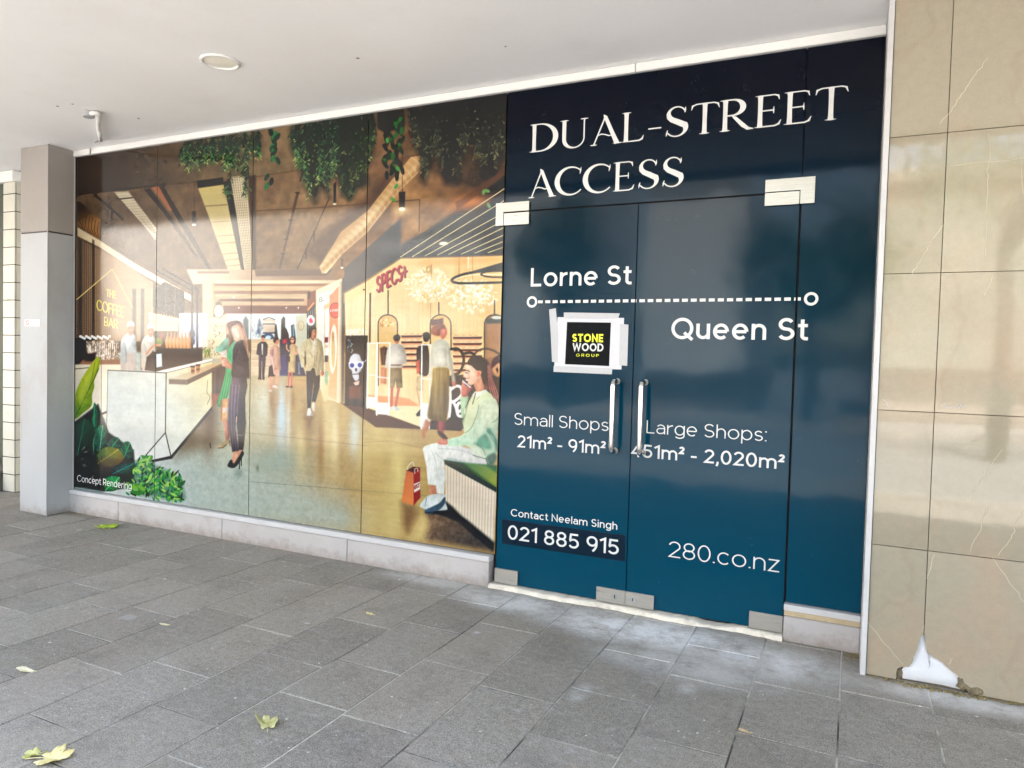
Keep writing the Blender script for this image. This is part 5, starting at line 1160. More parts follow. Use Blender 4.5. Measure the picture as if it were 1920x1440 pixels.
# ------------------------------------------------------------------ ground and road
tag(MB().add([(-300, -300, -.15), (300, -300, -.15), (300, 300, -.15), (-300, 300, -.15)], [(0, 1, 2, 3)]).build('ground', ASPHALT), kind='structure')
MB_ = MB().box(-40, 25, -6.12, -5.98, -.15, .004, 0, .012)
tag(MB_.build('kerb', KERB), kind='structure')
pv = MB().box(-40, 25, -5.98, 2.0, -.14, -.0035, 0)
tag(pv.build('pavement', GROUT), kind='structure')
JOINTS = {-12: [-1.13], -11: [-1.25], -10: [-.92, -1.44], -9: [-.71, -1.35, -1.73], -8: [-1.15, -1.94], -7: [-.45, -1.25, -1.78], -6: [-.92, -1.46], -5: [-1.35, -1.73], -4: [-.60, -1.16],
          -3: [-.42, -1.27], -2: [-.61, -1.09], -1: [-.34, -.745], 0: [-.63, -1.14], 1: [-.53], 2: [-.60]}
W = .3617
pm = MB()
for k in range(-70, 45):
    # measured column k lies between X=(k-1)*W and k*W
    x0, x1 = (k-1)*W, k*W
    js = sorted(JOINTS.get(k, []), reverse=True)
    if not js: js = [-.2-R.uniform(0, .5)]
    cut = [js[0]]
    y = js[0]
    while y < 2.0: y += R.choice([.45, .52, .56, .6]); cut.insert(0, min(y, 2.0))
    cut += js[1:]
    y = js[-1]
    while y > -5.97: y -= R.choice([.45, .52, .56, .6, .64]); cut.append(max(y, -5.97))
    for a, b in zip(cut[:-1], cut[1:]):
        if a-b < .04: continue
        g = .0024+R.uniform(0, .0010); z = R.uniform(-.0012, .0012); tz = R.uniform(-.0008, .0008); c = .0025
        xa, xb, ya, yb = x0+g, x1-g, b+g, a-g
        top = [(xa+c, ya+c, z), (xb-c, ya+c, z+tz), (xb-c, yb-c, z+tz), (xa+c, yb-c, z)]
        bot = [(xa, ya, z-.0035), (xb, ya, z-.0035), (xb, yb, z-.0035), (xa, yb, z-.0035)]
        pm.add(top+bot, [(0, 1, 2, 3)]+[(i+4, (i+1) % 4+4, (i+1) % 4, i) for i in range(4)])
tag(pm.build('pavement_surface', PAVER), kind='structure')
tag(MB().box(-70, 50, -19.5, -15.5, -.15, 0, 0).build('far_pavement', KERB), kind='structure')

# ------------------------------------------------------------------ the building that carries the shopfront
GY = 0.0
shop = thing('shop_building', (-3, 1.5, 0), 'pale city building over the shopfront with blank upper floors', 'building')
MB().box(-40, 25, .42, 12, 3.42, 8, 0).build('upper_wall', CREAMW, shop)
MB().box(-6.3, .12, .03, .40, 0, 3.30, 0).build('backing_wall', DARK, shop)

can = thing('canopy', (-3, -1.2, 3.155), 'white painted canopy soffit over the shopfront and pavement', 'canopy')
sb = MB().box(-40, 25, -2.5, 1.2, 3.155, 3.40, 0, .01); sb.build('soffit', SOFFIT, can)
MB().box(-40, 25, -2.56, -2.502, 3.10, 3.48, 0, .008).build('fascia_board', WHITE, can)

ht = thing('head_trim', (-3, 0, 3.104), 'long white trim strip between the soffit and the top of the glass', 'trim')
MB().box(-6.22, -1.192, -.022, .03, 3.105, 3.153, 0, .003).build('trim_board', WHITE, ht)
MB().box(-1.188, .0805, -.022, .03, 3.105, 3.153, 0, .003).build('trim_board', WHITE, ht)

jl = thing('window_jamb', (-6.20, 0, .2), 'slim grey aluminium jamb between the mural and the left column', 'window frame')
MB().box(-6.222, -6.19, -.018, .03, .168, 3.104, 0, .002).build('jamb_bar', FRAME, jl)
MB().box(-6.1895, -6.186, -.006, .03, .2, 3.104, 0).build('gasket', BLACK, jl)
jr = thing('window_jamb', (.095, -.15, 0), 'full height white jamb beside the tiled pillar', 'window frame')
MB().box(.0820, .1065, -.304, .03, 0, 3.152, 0, .002).build('jamb_bar', FRAME, jr)
MB().box(.0785, .0815, -.010, .03, .2, 3.104, 0).build('gasket', BLACK, jr)

# ------------------------------------------------------------------ printed panes
paint()
lum_ = CAN.mean(-1, keepdims=True)
lin = np.clip((lum_+(CAN-lum_)*.96)/255.0, 0, 1.0)
lin = .62*lin+.38*lin*lin*(3-2*lin)          # print contrast
lin = np.where(lin > .04045, ((np.clip(lin, 0, 1.2)+.055)/1.055)**2.4, lin/12.92)*PRINT_GAIN
lin = np.clip(lin-.004, .0015, .93).astype(np.float32)
PANE_LABELS = ['tall glass pane printed with a coffee bar and broad green leaves, beside the left column',
               'tall glass pane printed with the counter end and a woman in black',
               'tall glass pane printed with a man in a light jacket walking along a corridor',
               'tall glass pane printed with a seated woman, shopping bag and spectacles shop']
panes = []
for i in range(4):
    a = MX[i]+(.0035 if i else 0); b = MX[i+1]-.0035
    ia = int(round((a-MX[0])*DEN)); ib = min(GW-1, int(round((b-MX[0])*DEN)))
    nx, nz = ib-ia+1, GH
    xs = np.linspace(a, b, nx); zs = np.linspace(MZ0, MZ1-.002, nz)
    XX, ZZ = np.meshgrid(xs, zs)
    cx = (a+b)/2
    co = np.stack([XX-cx, np.zeros_like(XX), ZZ], -1).reshape(-1, 3).astype(np.float32)
    j, k = np.meshgrid(np.arange(nz-1), np.arange(nx-1), indexing='ij')
    q = (j*nx+k); quads = np.stack([q, q+1, q+1+nx, q+nx], -1).reshape(-1, 4)
    # body behind the printed face: 12 mm of glass, closed with four edges and a back
    nv = len(co)
    bk = np.array([(a-cx, .012, MZ0), (b-cx, .012, MZ0), (b-cx, .012, MZ1-.002), (a-cx, .012, MZ1-.002)], np.float32)
    cr = [0, nx-1, nv-1, nv-nx]
    extra = np.array([(nv, nv+3, nv+2, nv+1), (cr[0], nv, nv+1, cr[1]), (cr[1], nv+1, nv+2, cr[2]), (cr[2], nv+2, nv+3, cr[3]), (cr[3], nv+3, nv, cr[0])])
    allv = np.concatenate([co, bk]); allq = np.concatenate([quads, extra]).astype(np.int32)
    me = bpy.data.meshes.new('glass_pane')
    me.vertices.add(len(allv)); me.vertices.foreach_set('co', allv.ravel())
    me.loops.add(allq.size); me.loops.foreach_set('vertex_index', allq.ravel())
    me.polygons.add(len(allq)); me.polygons.foreach_set('loop_start', np.arange(0, allq.size, 4, dtype=np.int32))
    me.update(calc_edges=True)
    cb = np.ones((len(allv), 4), np.float32); cb[:, :3] = .02
    cb[:nv, :3] = lin[:, ia:ib+1].reshape(-1, 3)
    at = me.color_attributes.new('print', 'FLOAT_COLOR', 'POINT'); at.data.foreach_set('color', cb.ravel())
    me.materials.append(PRINT)
    o = bpy.data.objects.new('glass_pane', me); o.location = (cx, 0, 0); C.objects.link(o)
    tag(o, PANE_LABELS[i], 'glass pane', 'printed glass panes of the shopfront'); panes.append(o)

def lettering(text, left, right, top, style, w, parts, mat=None, y=-.0014, plane=0.0, name='lettering', zb=None):
    """parts: list of (first, last, parent) so that letters on different panes belong to their own pane"""
    S_, x0, x1 = layout(text, style, w)
    XL, ZL = on_wall(*left, plane); XR, ZR = on_wall(*right, plane); ZT = on_wall(*top, plane)[1]
    zb = (ZL+ZR)/2 if zb is None else zb; hgt = ZT-zb
    sx = (XR-XL)/(x1-x0)
    xf = lambda px, py: (XL+(px-x0)*sx, zb+py*hgt)
    for a, b, par in parts:
        mb = MB()
        for i, st in S_:
            if a <= i <= b: mb.ribbons(st, xf, y)
        mb.build(name, mat or LETTER, par)

z3 = lambda x, y: (880+x/1.846, y/1.846)
z4 = lambda x, y: (900+x/2.526, 460+y/2.526)
z5 = lambda x, y: (900+x/2.526, 860+y/2.526)
lettering('Concept Rendering', (145, 903), (247, 917), (146, 890.5), 'sans', .10, [(0, 99, panes[0])])

# ------------------------------------------------------------------ navy panels and doors
tr = thing('transom_panel', (-1.15, 0, 2.37), 'dark navy glass panel above the doors with large white serif lettering', 'glass panel')
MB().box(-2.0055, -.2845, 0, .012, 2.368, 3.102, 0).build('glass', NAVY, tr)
sp = thing('side_panel', (-.1, 0, .2), 'narrow full height navy glass panel beside the tiled pillar', 'glass panel')
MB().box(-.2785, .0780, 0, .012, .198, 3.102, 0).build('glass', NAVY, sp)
dl = thing('glass_door', (-1.58, 0, .03), 'navy glass door with taped paper notice and phone number, left of the pair', 'door', 'pair of navy glass doors')
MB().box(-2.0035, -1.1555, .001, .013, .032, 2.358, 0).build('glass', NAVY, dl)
dr = thing('glass_door', (-.72, 0, .03), 'navy glass door with white web address near its foot, next to the side panel', 'door', 'pair of navy glass doors')
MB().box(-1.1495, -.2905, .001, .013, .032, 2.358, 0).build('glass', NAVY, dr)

lettering('DUAL-STREET', z3(208, 532), z3(1309, 405), z3(250, 428), 'serif', 0, [(0, 9, tr), (10, 10, sp)], zb=None)
lettering('ACCESS', z3(204, 690), z3(741, 640), z3(350, 578), 'serif', 0, [(0, 9, tr)])
YD = -.0004
lettering('Lorne St', z4(240, 196), z4(725, 184), z4(240, 108), 'sans', .142, [(0, 9, dl)], y=YD)
lettering('Queen St', z4(905, 446), z4(1562, 446), z4(1405, 344), 'sans', .145, [(0, 6, dr), (7, 7, sp)], y=-.0014)
lettering('Small Shops:', z4(163, 850), z4(626, 880), z4(165, 793), 'sans', .08, [(0, 99, dl)], y=YD)
lettering('21m\u00b2 - 91m\u00b2', z4(178, 960), z4(597, 986), z4(180, 899), 'sans', .13, [(0, 99, dl)], y=YD)
lettering('Large Shops:', z4(788, 890), z4(1360, 928), z4(790, 828), 'sans', .08, [(0, 99, dr)], y=YD)
lettering('451m\u00b2 - 2,020m\u00b2', z4(716, 1004), z4(1445, 1058), z4(735, 940), 'sans', .135, [(0, 0, dl), (1, 99, dr)], y=YD)
lettering('Contact Neelam Singh', z5(146, 272), z5(650, 336), z5(147, 237), 'sans', .13, [(0, 99, dl)], y=YD)
lettering('280.co.nz', z5(893, 464), z5(1420, 540), z5(893, 389), 'sans', .075, [(0, 99, dr)], y=YD)
# phone number patch
q = [on_wall(*z5(*p)) for p in ((105, 287), (688, 362), (688, 487), (105, 402))]
MB().prism([(q[0][0], q[0][1]), (q[1][0], q[1][1]), (q[2][0], q[2][1]), (q[3][0], q[3][1])], -.0006, .0008).build('number_patch', PATCH, dl)
lettering('021 885 915', z5(131, 380), z5(657, 456), z5(132, 313), 'sans', .13, [(0, 99, dl)], y=-.0010, name='phone_number')

# dashed route line with a ring at each end
def ring(mb, cx, cz, r, w, y, n=28):
    p = [(cx+r*math.cos(2*math.pi*i/n), cz+r*math.sin(2*math.pi*i/n), w/2) for i in range(n)]
    mb.ribbons([(p, True)], lambda a, b: (a, b), y)
xa, za = on_wall(*z4(246, 276)); xb, zb_ = on_wall(*z4(1569, 244)); zl = (za+zb_)/2
r0 = .028; m1, m2, m3 = MB(), MB(), MB()
ring(m1, xa, zl, r0, .014, YD); ring(m3, xb, zl, r0, .014, -.0014)
nd = 31; xs0, xs1 = xa+r0+.012, xb-r0-.006; per = (xs1-xs0)/nd
for i in range(nd):
    a, b = xs0+i*per, xs0+i*per+per*.66
    for lo, hi, mb, y in ((-9, -1.1555, m1, YD), (-1.1495, -.2905, m2, YD), (-.2785, 9, m3, -.0014)):
        u, v = max(a, lo), min(b, hi)
        if v-u > .002: mb.ribbons([([(u, zl, .0085), (v, zl, .0085)], False)], lambda p, q: (p, q), y)
m1.build('route_line', LETTER, dl); m2.build('route_line', LETTER, dr); m3.build('route_line', LETTER, sp)

# corner fittings
def plate(poly, par, name, mat=STEEL, y0=-.016, y1=-.0005):
    o = MB().prism(poly, y0, y1).build(name, mat, par)
    bm = bmesh.new(); bm.from_mesh(o.data); bmesh.ops.bevel(bm, geom=[e for e in bm.edges if all(v.co.y < (y0+y1)/2-par.location.y for v in e.verts)], offset=.0022, segments=2, affect='EDGES'); bm.to_mesh(o.data); bm.free()
    return o
plate([(-2.060, 2.283), (-2.012, 2.283), (-2.012, 2.366), (-1.838, 2.366), (-1.838, 2.418), (-2.060, 2.418)], tr, 'corner_fitting')
plate([(-2.003, 2.283), (-1.838, 2.283), (-1.838, 2.352), (-2.003, 2.352)], dl, 'hinge_fitting')
plate([(-.459, 2.372), (-.284, 2.372), (-.284, 2.300), (-.219, 2.300), (-.219, 2.432), (-.459, 2.432)], tr, 'corner_fitting')
plate([(-.459, 2.300), (-.2925, 2.300), (-.2925, 2.362), (-.459, 2.362)], dr, 'hinge_fitting')
plate([(-2.003, .036), (-1.848, .036), (-1.848, .122), (-2.003, .122)], dl, 'floor_fitting')
plate([(-.457, .034), (-.291, .034), (-.291, .118), (-.457, .118)], dr, 'floor_fitting')
for x0, x1, par, cx in ((-1.326, -1.156, dl, -1.215), (-1.149, -.985, dr, -1.105)):
    lk = plate([(x0, .034), (x1, .034), (x1, .112), (x0, .112)], par, 'lock_plate')
    kb = MB()
    kb.prism([(cx+.017*math.cos(a*math.pi/12), .073+.017*math.sin(a*math.pi/12)) for a in range(24)], -.019, -.0155)
    kb.prism([(cx-.003, .063), (cx+.003, .063), (cx+.003, .083), (cx-.003, .083)], -.0195, -.0188, 1)
    kb.build('keyhole', [POLISH, BLACK], par)
# pull handles: one bent bar each
for x, par in ((-1.243, dl), (-1.077, dr)):
    z0, z1, d, r = .930, 1.336, -.088, .032
    path = [(x, 0, z1)]
    path += [(x, d+r-r*math.sin(math.radians(a)), z1-r+r*math.cos(math.radians(a))) for a in range(0, 91, 15)]
    path += [(x, d, z0+r+.1), (x, d, z0+.2)] if False else []
    path += [(x, d+r-r*math.cos(math.radians(a)), z0+r-r*math.sin(math.radians(a))) for a in range(0, 91, 15)]
    path += [(x, 0, z0)]
    o = MB().tube(path, .0150, 18).build('pull_handle', POLISH, par, True)
    rb = MB()
    for z in (z0, z1):
        rb.tube([(x, -.004, z), (x, .0005, z)], .0165, 24)
    smooth_angle(rb.build('handle_rose', STEEL, par))

# ------------------------------------------------------------------ taped notice
nt_ = thing('paper_notice', (-1.5, -.002, 1.6), 'square black notice on white paper taped to the door under the dashed line', 'notice')
def quad_px(mb, pts, y, mi=0, curl=0):
    p = [on_wall(*z4(*a)) for a in pts]
    mb.prism(p, y-.0004, y, mi)
mb = MB(); quad_px(mb, ((368, 340), (683, 344), (670, 588), (352, 578)), -.0014); mb.build('paper_sheet', PAPER, nt_)
mb = MB(); quad_px(mb, ((413, 363), (621, 366), (612, 572), (403, 563)), -.0020); mb.build('printed_square', INK, nt_)
for k, pts in enumerate((((328, 304), (360, 298), (371, 420), (369, 556), (342, 551), (336, 420)), ((398, 318), (663, 322), (655, 346), (560, 349), (398, 346)), ((664, 372), (704, 376), (698, 571), (660, 567)), ((350, 571), (628, 583), (625, 611), (350, 599)))):
    mb = MB(); quad_px(mb, pts, -.0026-.0005*k); mb.build('tape_strip', TAPE, nt_)
lettering('STONE', z4(438, 456), z4(587, 460), z4(440, 419), 'sans', .21, [(0, 9, nt_)], YELLOW, y=-.0032)
lettering('WOOD', z4(438, 499), z4(585, 503), z4(440, 463), 'sans', .20, [(0, 9, nt_)], LETTER, y=-.0032)
lettering('G R O U P', z4(456, 526), z4(563, 529), z4(456, 513), 'sans', .13, [(0, 9, nt_)], YELLOW, y=-.0032)

# ------------------------------------------------------------------ plinths and threshold
pl = thing('stone_plinth', (-4.1, 0, 0), 'long pale stone plinth with white sill under the printed panes', 'plinth')
b = MB(); xs = [-6.20, -5.55, -4.35, -3.15, -2.035]
for u, v in zip(xs[:-1], xs[1:]): b.box(u+.0012, v-.0012, -.040, .05, 0, .160, 0, .003)
b.build('stone_block', PLINTH, pl)
MB().box(-6.188, -2.030, -.050, .02, .163, .198, 0, .004).build('sill', FRAME, pl)
pl2 = thing('stone_plinth', (-.1, 0, 0), 'short pale stone plinth under the narrow navy side panel', 'plinth')
MB().box(-.283, .0810, -.040, .05, 0, .132, 0, .004).build('stone_block', PLINTH, pl2)
MB().box(-.283, .0810, -.030, .02, .1335, .160, 0, .001).build('sealant_strip', BEIGE, pl2)
MB().box(-.285, .0810, -.036, .02, .1615, .193, 0, .003).build('sill', FRAME, pl2)
th = MB(); bm = bmesh.new(); n = 60
xs = [-2.033+i*(1.748/n) for i in range(n+1)]
prev = None
for i, x in enumerate(xs):
    f = -.055+.010*math.sin(x*9)+R.uniform(-.006, .006); h = .026+R.uniform(-.004, .002)-(.010 if -.75 < x < -.55 else 0)
    ring_ = [bm.verts.new(c) for c in ((x, .05, 0), (x, f, 0), (x, f+.006, h*.75), (x, f+.016, h), (x, .05, h))]
    if prev:
        for k in range(5): bm.faces.new((prev[k], ring_[k], ring_[(k+1) % 5], prev[(k+1) % 5]))
    prev = ring_
th.bm(bm); tag(th.build('door_threshold', CHALKY), 'worn cream threshold strip under the two glass doors', 'threshold')

# ------------------------------------------------------------------ tiled pillar at the right with its broken corner
pi = thing('tiled_pillar', (.9, .1, 0), 'wide pillar faced with glossy beige stone tiles, broken at its foot', 'pillar')
Y0 = -.292
MB().box(.1072, 1.75, -.262, .40, 0, 3.152, 0).build('core', TGROUT, pi)
zr = [0.004, .625, 1.258, 1.89, 2.515, 3.152]; xc = [.1078, .338, .97, 1.60]
hole_l = [(.338, .26), (.318, .19), (.300, .11), (.285, .075), (.262, .072), (.238, .058), (.232, .004)]
hole_r = [(.560, .004), (.552, .022), (.505, .045), (.470, .082), (.420, .122), (.372, .146), (.352, .168), (.341, .24)]
def ragged(p, keep=0):
    out = []
    for (xa_, za_), (xb_, zb2) in zip(p[:-1], p[1:]):
        n_ = max(1, int(math.hypot(xb_-xa_, zb2-za_)/.012))
        for s in range(n_):
            j = .0028 if s else .001
            out.append((xa_+(xb_-xa_)*s/n_+R.uniform(-j, j), max(.006, za_+(zb2-za_)*s/n_+R.uniform(-j, j))))
    return out+[p[-1]]
hole_l = [hole_l[0]]+ragged(hole_l)[1:-1]+[hole_l[-1]]
hole_r = [hole_r[0]]+ragged(hole_r)[1:-1]+[hole_r[-1]]
t = MB(); g = .0016
for i in range(3):
    for j in range(5):
        a, b_, c0, d0 = xc[i]+g, xc[i+1]-g, zr[j]+g, zr[j+1]-g
        if j == 0 and i == 0:
            poly = [(a, c0), (.232, c0)]+list(reversed(hole_l))[1:-1]+[(b_, .26), (b_, d0), (a, d0)]
        elif j == 0 and i == 1:
            poly = [(.560, c0), (b_, c0), (b_, d0), (a, d0), (a, .24)]+list(reversed(hole_r))[1:-1]
        else: poly = [(a, c0), (b_, c0), (b_, d0), (a, d0)]
        t.prism(poly, Y0, -.2632)
o = t.build('tile_facing', TILE, pi)
bm = bmesh.new(); bm.from_mesh(o.data); bmesh.ops.triangulate(bm, faces=[f for f in bm.faces if len(f.verts) > 4]); bm.to_mesh(o.data); bm.free()
ck = MB()
def hair(pts, w, k):
    p = [on_wall(u, v, Y0) for u, v in pts]
    q = []
    for (xa_, za_), (xb_, zb2) in zip(p[:-1], p[1:]):
        for s in range(5):
            t_ = s/5; jt = R.gauss(0, .0028) if s else 0; q.append((xa_+(xb_-xa_)*t_+jt, za_+(zb2-za_)*t_+R.gauss(0, .001)))
    p = q+[p[-1]]
    p = [(x, z, w*(.55+.45*math.sin(math.pi*i/(len(p)-1)))/2+.0003) for i, (x, z) in enumerate(p)]
    ck.ribbons([(p, False)], lambda a, b: (a, b), Y0-.0006-.00008*k, 0)
z6 = lambda x, y: (1560+x/1.894, y/1.894); z7 = lambda x, y: (1560+x/1.946, 700+y/1.946)
for k, f in enumerate(([z6(552, 205), z6(525, 245), z6(490, 290), z6(455, 345), z6(425, 392), z6(385, 440)], [z6(395, 800), z6(355, 850), z6(320, 915), z6(285, 972)], [z6(555, 475), z6(562, 560), z6(552, 640), z6(548, 800), z6(545, 910)],
                       [z6(570, 980), z6(540, 1050)], [z6(420, 590), z6(520, 578), z6(610, 572), z6(682, 560)], [z7(620, 282), z7(570, 340), z7(530, 410), z7(502, 465)], [z7(565, 488), z7(545, 550), z7(505, 650)],
                       [z7(700, 508), z7(665, 560), z7(655, 600), z7(605, 665)], [z7(585, 672), z7(640, 750), z7(700, 835)], [z7(128, 905), z7(190, 985), z7(260, 1062)], [z7(425, 1062), z7(440, 1040)], [z7(345, 750), z7(375, 660)], [z6(670, 560), z6(680, 690)])):
    hair(f, .0028, k)
ck.build('filled_crack', CRACK, pi)
gf = MB()
for k, f in enumerate(([z7(398, 120), z7(408, 112), z7(416, 122), z7(425, 126), z7(440, 122)], [z7(448, 122), z7(456, 114), z7(462, 128), z7(470, 116), z7(478, 128), z7(488, 116)], [z7(185, 95), z7(198, 105), z7(206, 122)])):
    p = [(*on_wall(u, v, Y0), .0016) for u, v in f]; gf.ribbons([(p, False)], lambda a, b: (a, b), Y0-.0018-.0001*k)
gf.build('pencil_scrawl', GREY, pi)
# stuffed hole: crumpled plastic and rubble
bm = bmesh.new()
out = [(.337, .285), (.318, .20), (.302, .125), (.286, .085), (.266, .070), (.255, .045), (.262, .010), (.34, .012), (.42, .014), (.492, .010), (.512, .040), (.474, .080), (.424, .120), (.374, .144), (.350, .172), (.341, .24)]
cx, cz = .375, .065
rings = []
for s, d in ((1.0, 0.0), (.86, -.004), (.66, -.007), (.42, -.008), (.2, -.009)):
    rings.append([bm.verts.new((cx+(x-cx)*s, -.276+d+R.uniform(-.0022, .0022)*(s < 1), cz+(z-cz)*s)) for x, z in out])
N = len(out)
for a, b_ in zip(rings[:-1], rings[1:]):
    for k in range(N): bm.faces.new((a[k], a[(k+1) % N], b_[(k+1) % N], b_[k]))
bm.faces.new(rings[-1])
bmesh.ops.recalc_face_normals(bm, faces=bm.faces[:])
tag(MB().bm(bm).build('plastic_sheet', SACK, None, True), 'crumpled white plastic stuffed in the hole at the pillar foot', 'plastic sheet')
def chunk(name, cx, cy, cz, sx, sy, sz, mat, seed, label, cat, group=None):
    rr = random.Random(seed); bm = bmesh.new(); bmesh.ops.create_icosphere(bm, subdivisions=2, radius=1)
    for v in bm.verts:
        k = rr.uniform(.72, 1.15); v.co = Vector((cx+v.co.x*sx*k, cy+v.co.y*sy*k, max(.001, cz+v.co.z*sz*k)))
    return tag(MB().bm(bm).build(name, mat), label, cat, group)
gr = 'broken stones in the pillar hole'
chunk('broken_stone', .246, -.275, .032, .016, .012, .032, RUBBLE, 3, 'upright broken stone at the left end of the white plastic', 'stone', gr)
chunk('broken_stone', .500, -.280, .040, .028, .016, .036, RUBBLE, 5, 'grey broken stone against the right end of the white plastic', 'stone', gr)
chunk('broken_stone', .548, -.284, .020, .034, .016, .020, RUBBLE, 6, 'dark low broken stone furthest right along the pillar foot', 'stone', gr)
lt = MB()
for k in range(420):
    x = R.uniform(.12, .95) if R.random() < .5 else R.gauss(.42, .16)
    if x < .11: continue
    y = -.294-abs(R.gauss(0, .016)); s = R.uniform(.002, .006); z = R.uniform(.0015, .005); a = R.uniform(0, 6.28)
    lt.add([(x+s*math.cos(a+i*1.57)*(1.6 if i % 2 else .8), y+s*math.sin(a+i*1.57), z+R.uniform(0, .003)) for i in range(4)], [(0, 1, 2, 3)])
for k in range(120):
    x = R.uniform(.02, .085); y = -.06-abs(R.gauss(0, .04)); s = R.uniform(.002, .006); a = R.uniform(0, 6.28)
    lt.add([(x+s*math.cos(a+i*1.57), y+s*math.sin(a+i*1.57), .003+R.uniform(0, .004)) for i in range(4)], [(0, 1, 2, 3)])
for k in range(90):
    x = R.uniform(-6.2, -5.95); y = -.045-abs(R.gauss(0, .03)); s = R.uniform(.002, .007); a = R.uniform(0, 6.28)
    lt.add([(x+s*math.cos(a+i*1.57), y+s*math.sin(a+i*1.57), .003+R.uniform(0, .004)) for i in range(4)], [(0, 1, 2, 3)])
for k in range(110):
    x = R.gauss(.42, .14); y = -.300-abs(R.gauss(0, .022)); s = R.uniform(.002, .0065)
    if x < .12: continue
    bm = bmesh.new(); bmesh.ops.create_icosphere(bm, subdivisions=1, radius=s)
    for q in bm.verts: q.co = Vector((x, y, s*.5))+q.co*R.uniform(.6, 1.1)
    lt.bm(bm)
tag(lt.build('moss_grit', LITTER), kind='stuff')

# ------------------------------------------------------------------ left column and the neighbour beyond it
co_ = thing('square_column', (-6.38, 0, 0), 'square pale column at the left end of the mural', 'column')
MB().box(-6.572, -6.192, -.240, .40, 0, 2.418, 0, .006).build('shaft', CONC, co_)
MB().box(-6.566, -6.198, -.234, .39, 2.418, 2.430, 0).build('joint', BLACK, co_)
MB().box(-6.572, -6.192, -.240, .40, 2.430, 3.153, 0, .006).build('cap_block', CONC2, co_)
MB().box(-6.1945, -6.1895, -.2425, -.236, .0, 3.152, 0).build('corner_bead', GREY, co_)
st = thing('no_smoking_sticker', (-6.40, -.242, 1.65), 'small white sticker with a red ring on the pale column', 'sticker')
MB().box(-6.500, -6.295, -.2425, -.2405, 1.622, 1.680, 0).build('label_plate', LETTER, st)
rg = MB(); p = [(-6.462+.019*math.cos(2*math.pi*i/24), 1.651+.019*math.sin(2*math.pi*i/24), .003) for i in range(24)]
rg.ribbons([(p, True), ([(-6.475, 1.664, .0025), (-6.449, 1.638, .0025)], False)], lambda a, b: (a, b), -.2432)
rg.build('red_ring', RED, st)
gl = MB()
for z, xe in ((1.660, -6.31), (1.643, -6.32)): gl.ribbons([([(-6.43, z, .0025), (xe, z, .0025)], False)], lambda a, b: (a, b), -.2432)
gl.build('printed_line', GREY, st)

nb = thing('tiled_pilaster', (-7.5, .5, 0), 'narrow pilaster of white tiles beyond the left column', 'pilaster')
MB().box(-7.60, -7.43, .212, 1.9, 0, 3.03, 0).build('core', DARK, nb)
t = MB(); hh = .172; z = .004; k = 0
while z+hh < 3.04:
    t.box(-7.606, -7.4195, .200, .211, z+.004, z+hh-.004, 0, .002)
    for y in (.215, .56, .905, 1.25): t.box(-7.4295, -7.418, y, y+.341, z+.004, z+hh-.004, 0, .002)
    z += hh
t.box(-7.606, -7.4195, .200, .211, z+.004, 3.043, 0, .002)
for y in (.215, .56, .905, 1.25): t.box(-7.4295, -7.418, y, y+.341, z+.004, 3.043, 0, .002)
t.build('tile_facing', TILEW, nb)
MB().box(-9.5, -7.418, .18, 1.9, 3.045, 3.150, 0, .006).build('head_band', WHITE, nb)
ns = thing('neighbour_shopfront', (-8.5, .4, 0), 'dark green framed shop window at the far left edge', 'shopfront')
MB().box(-11.5, -7.70, .30, .31, .35, 2.9, 0).build('window_glass', GLASSD, ns)
f = MB(); f.box(-7.70, -7.612, .22, .34, 0, 3.04, 0, .004); f.box(-11.5, -7.70, .24, .34, 2.9, 3.04, 0, .004); f.box(-11.5, -7.70, .24, .34, .27, .35, 0, .004)
f.build('window_frame', GREEN, ns)
b = MB(); b.add([(-11.5, -.05, 0), (-7.62, .02, 0), (-7.62, .21, .22), (-7.72, .21, .34), (-11.5, .21, .34), (-11.5, .40, 0), (-7.62, .40, 0), (-7.62, .40, .22), (-7.72, .40, .34), (-11.5, .40, .34)],
              [(0, 1, 2, 3, 4), (1, 6, 7, 2), (2, 7, 8, 3), (3, 8, 9, 4), (5, 9, 8, 7, 6)]); b.build('base_panel', surf('dark bronze panel', S(96, 92, 82), .5, .12, 5), ns)

# ------------------------------------------------------------------ fittings on the soffit
zs = 3.155
lx, ly = on_level(413, 115, zs); lr = .5*math.dist(on_level(376, 106, zs), on_level(454, 124, zs))*.98
dlg = thing('downlight', (lx, ly, zs), 'round recessed white downlight in the soffit, unlit', 'light')
smooth_angle(MB().lathe([(lr, zs-.001), (lr*.985, zs-.009), (lr*.92, zs-.013), (lr*.86, zs-.012), (lr*.83, zs-.003), (lr*.82, zs-.001)], lx, ly, 56).build('trim_ring', WHITE, dlg), 50)
smooth_angle(MB().lathe([(lr*.82, zs-.002), (lr*.6, zs-.006), (lr*.3, zs-.008), (.001, zs-.009)], lx, ly, 48).build('diffuser', LENS, dlg), 60)
bx, by = on_level(166, 214, zs-.02)
ex, ey = on_level(189, 262, zs-.03)
cdn = thing('conduit_pipe', (bx, by, zs), 'white bent plastic conduit with junction box on the soffit near the column', 'pipe')
smooth_angle(MB().lathe([(.001, zs-.044), (.034, zs-.044), (.040, zs-.039), (.041, zs-.003)], bx, by, 24).build('junction_box', CONC, cdn), 40)
dx, dy = ex-bx, ey-by; pth = []
kx, ky = on_level(186, 214, zs-.04)
c_pts = [(bx, by, zs-.022), (bx+(kx-bx)*.55, by+(ky-by)*.55, zs-.024), (bx+(kx-bx)*.95+(ex-kx)*.10, by+(ky-by)*.95+(ey-ky)*.10, zs-.026), (kx+(ex-kx)*.45, ky+(ey-ky)*.42, zs-.026), (ex, ey, zs-.030)]
pth = []
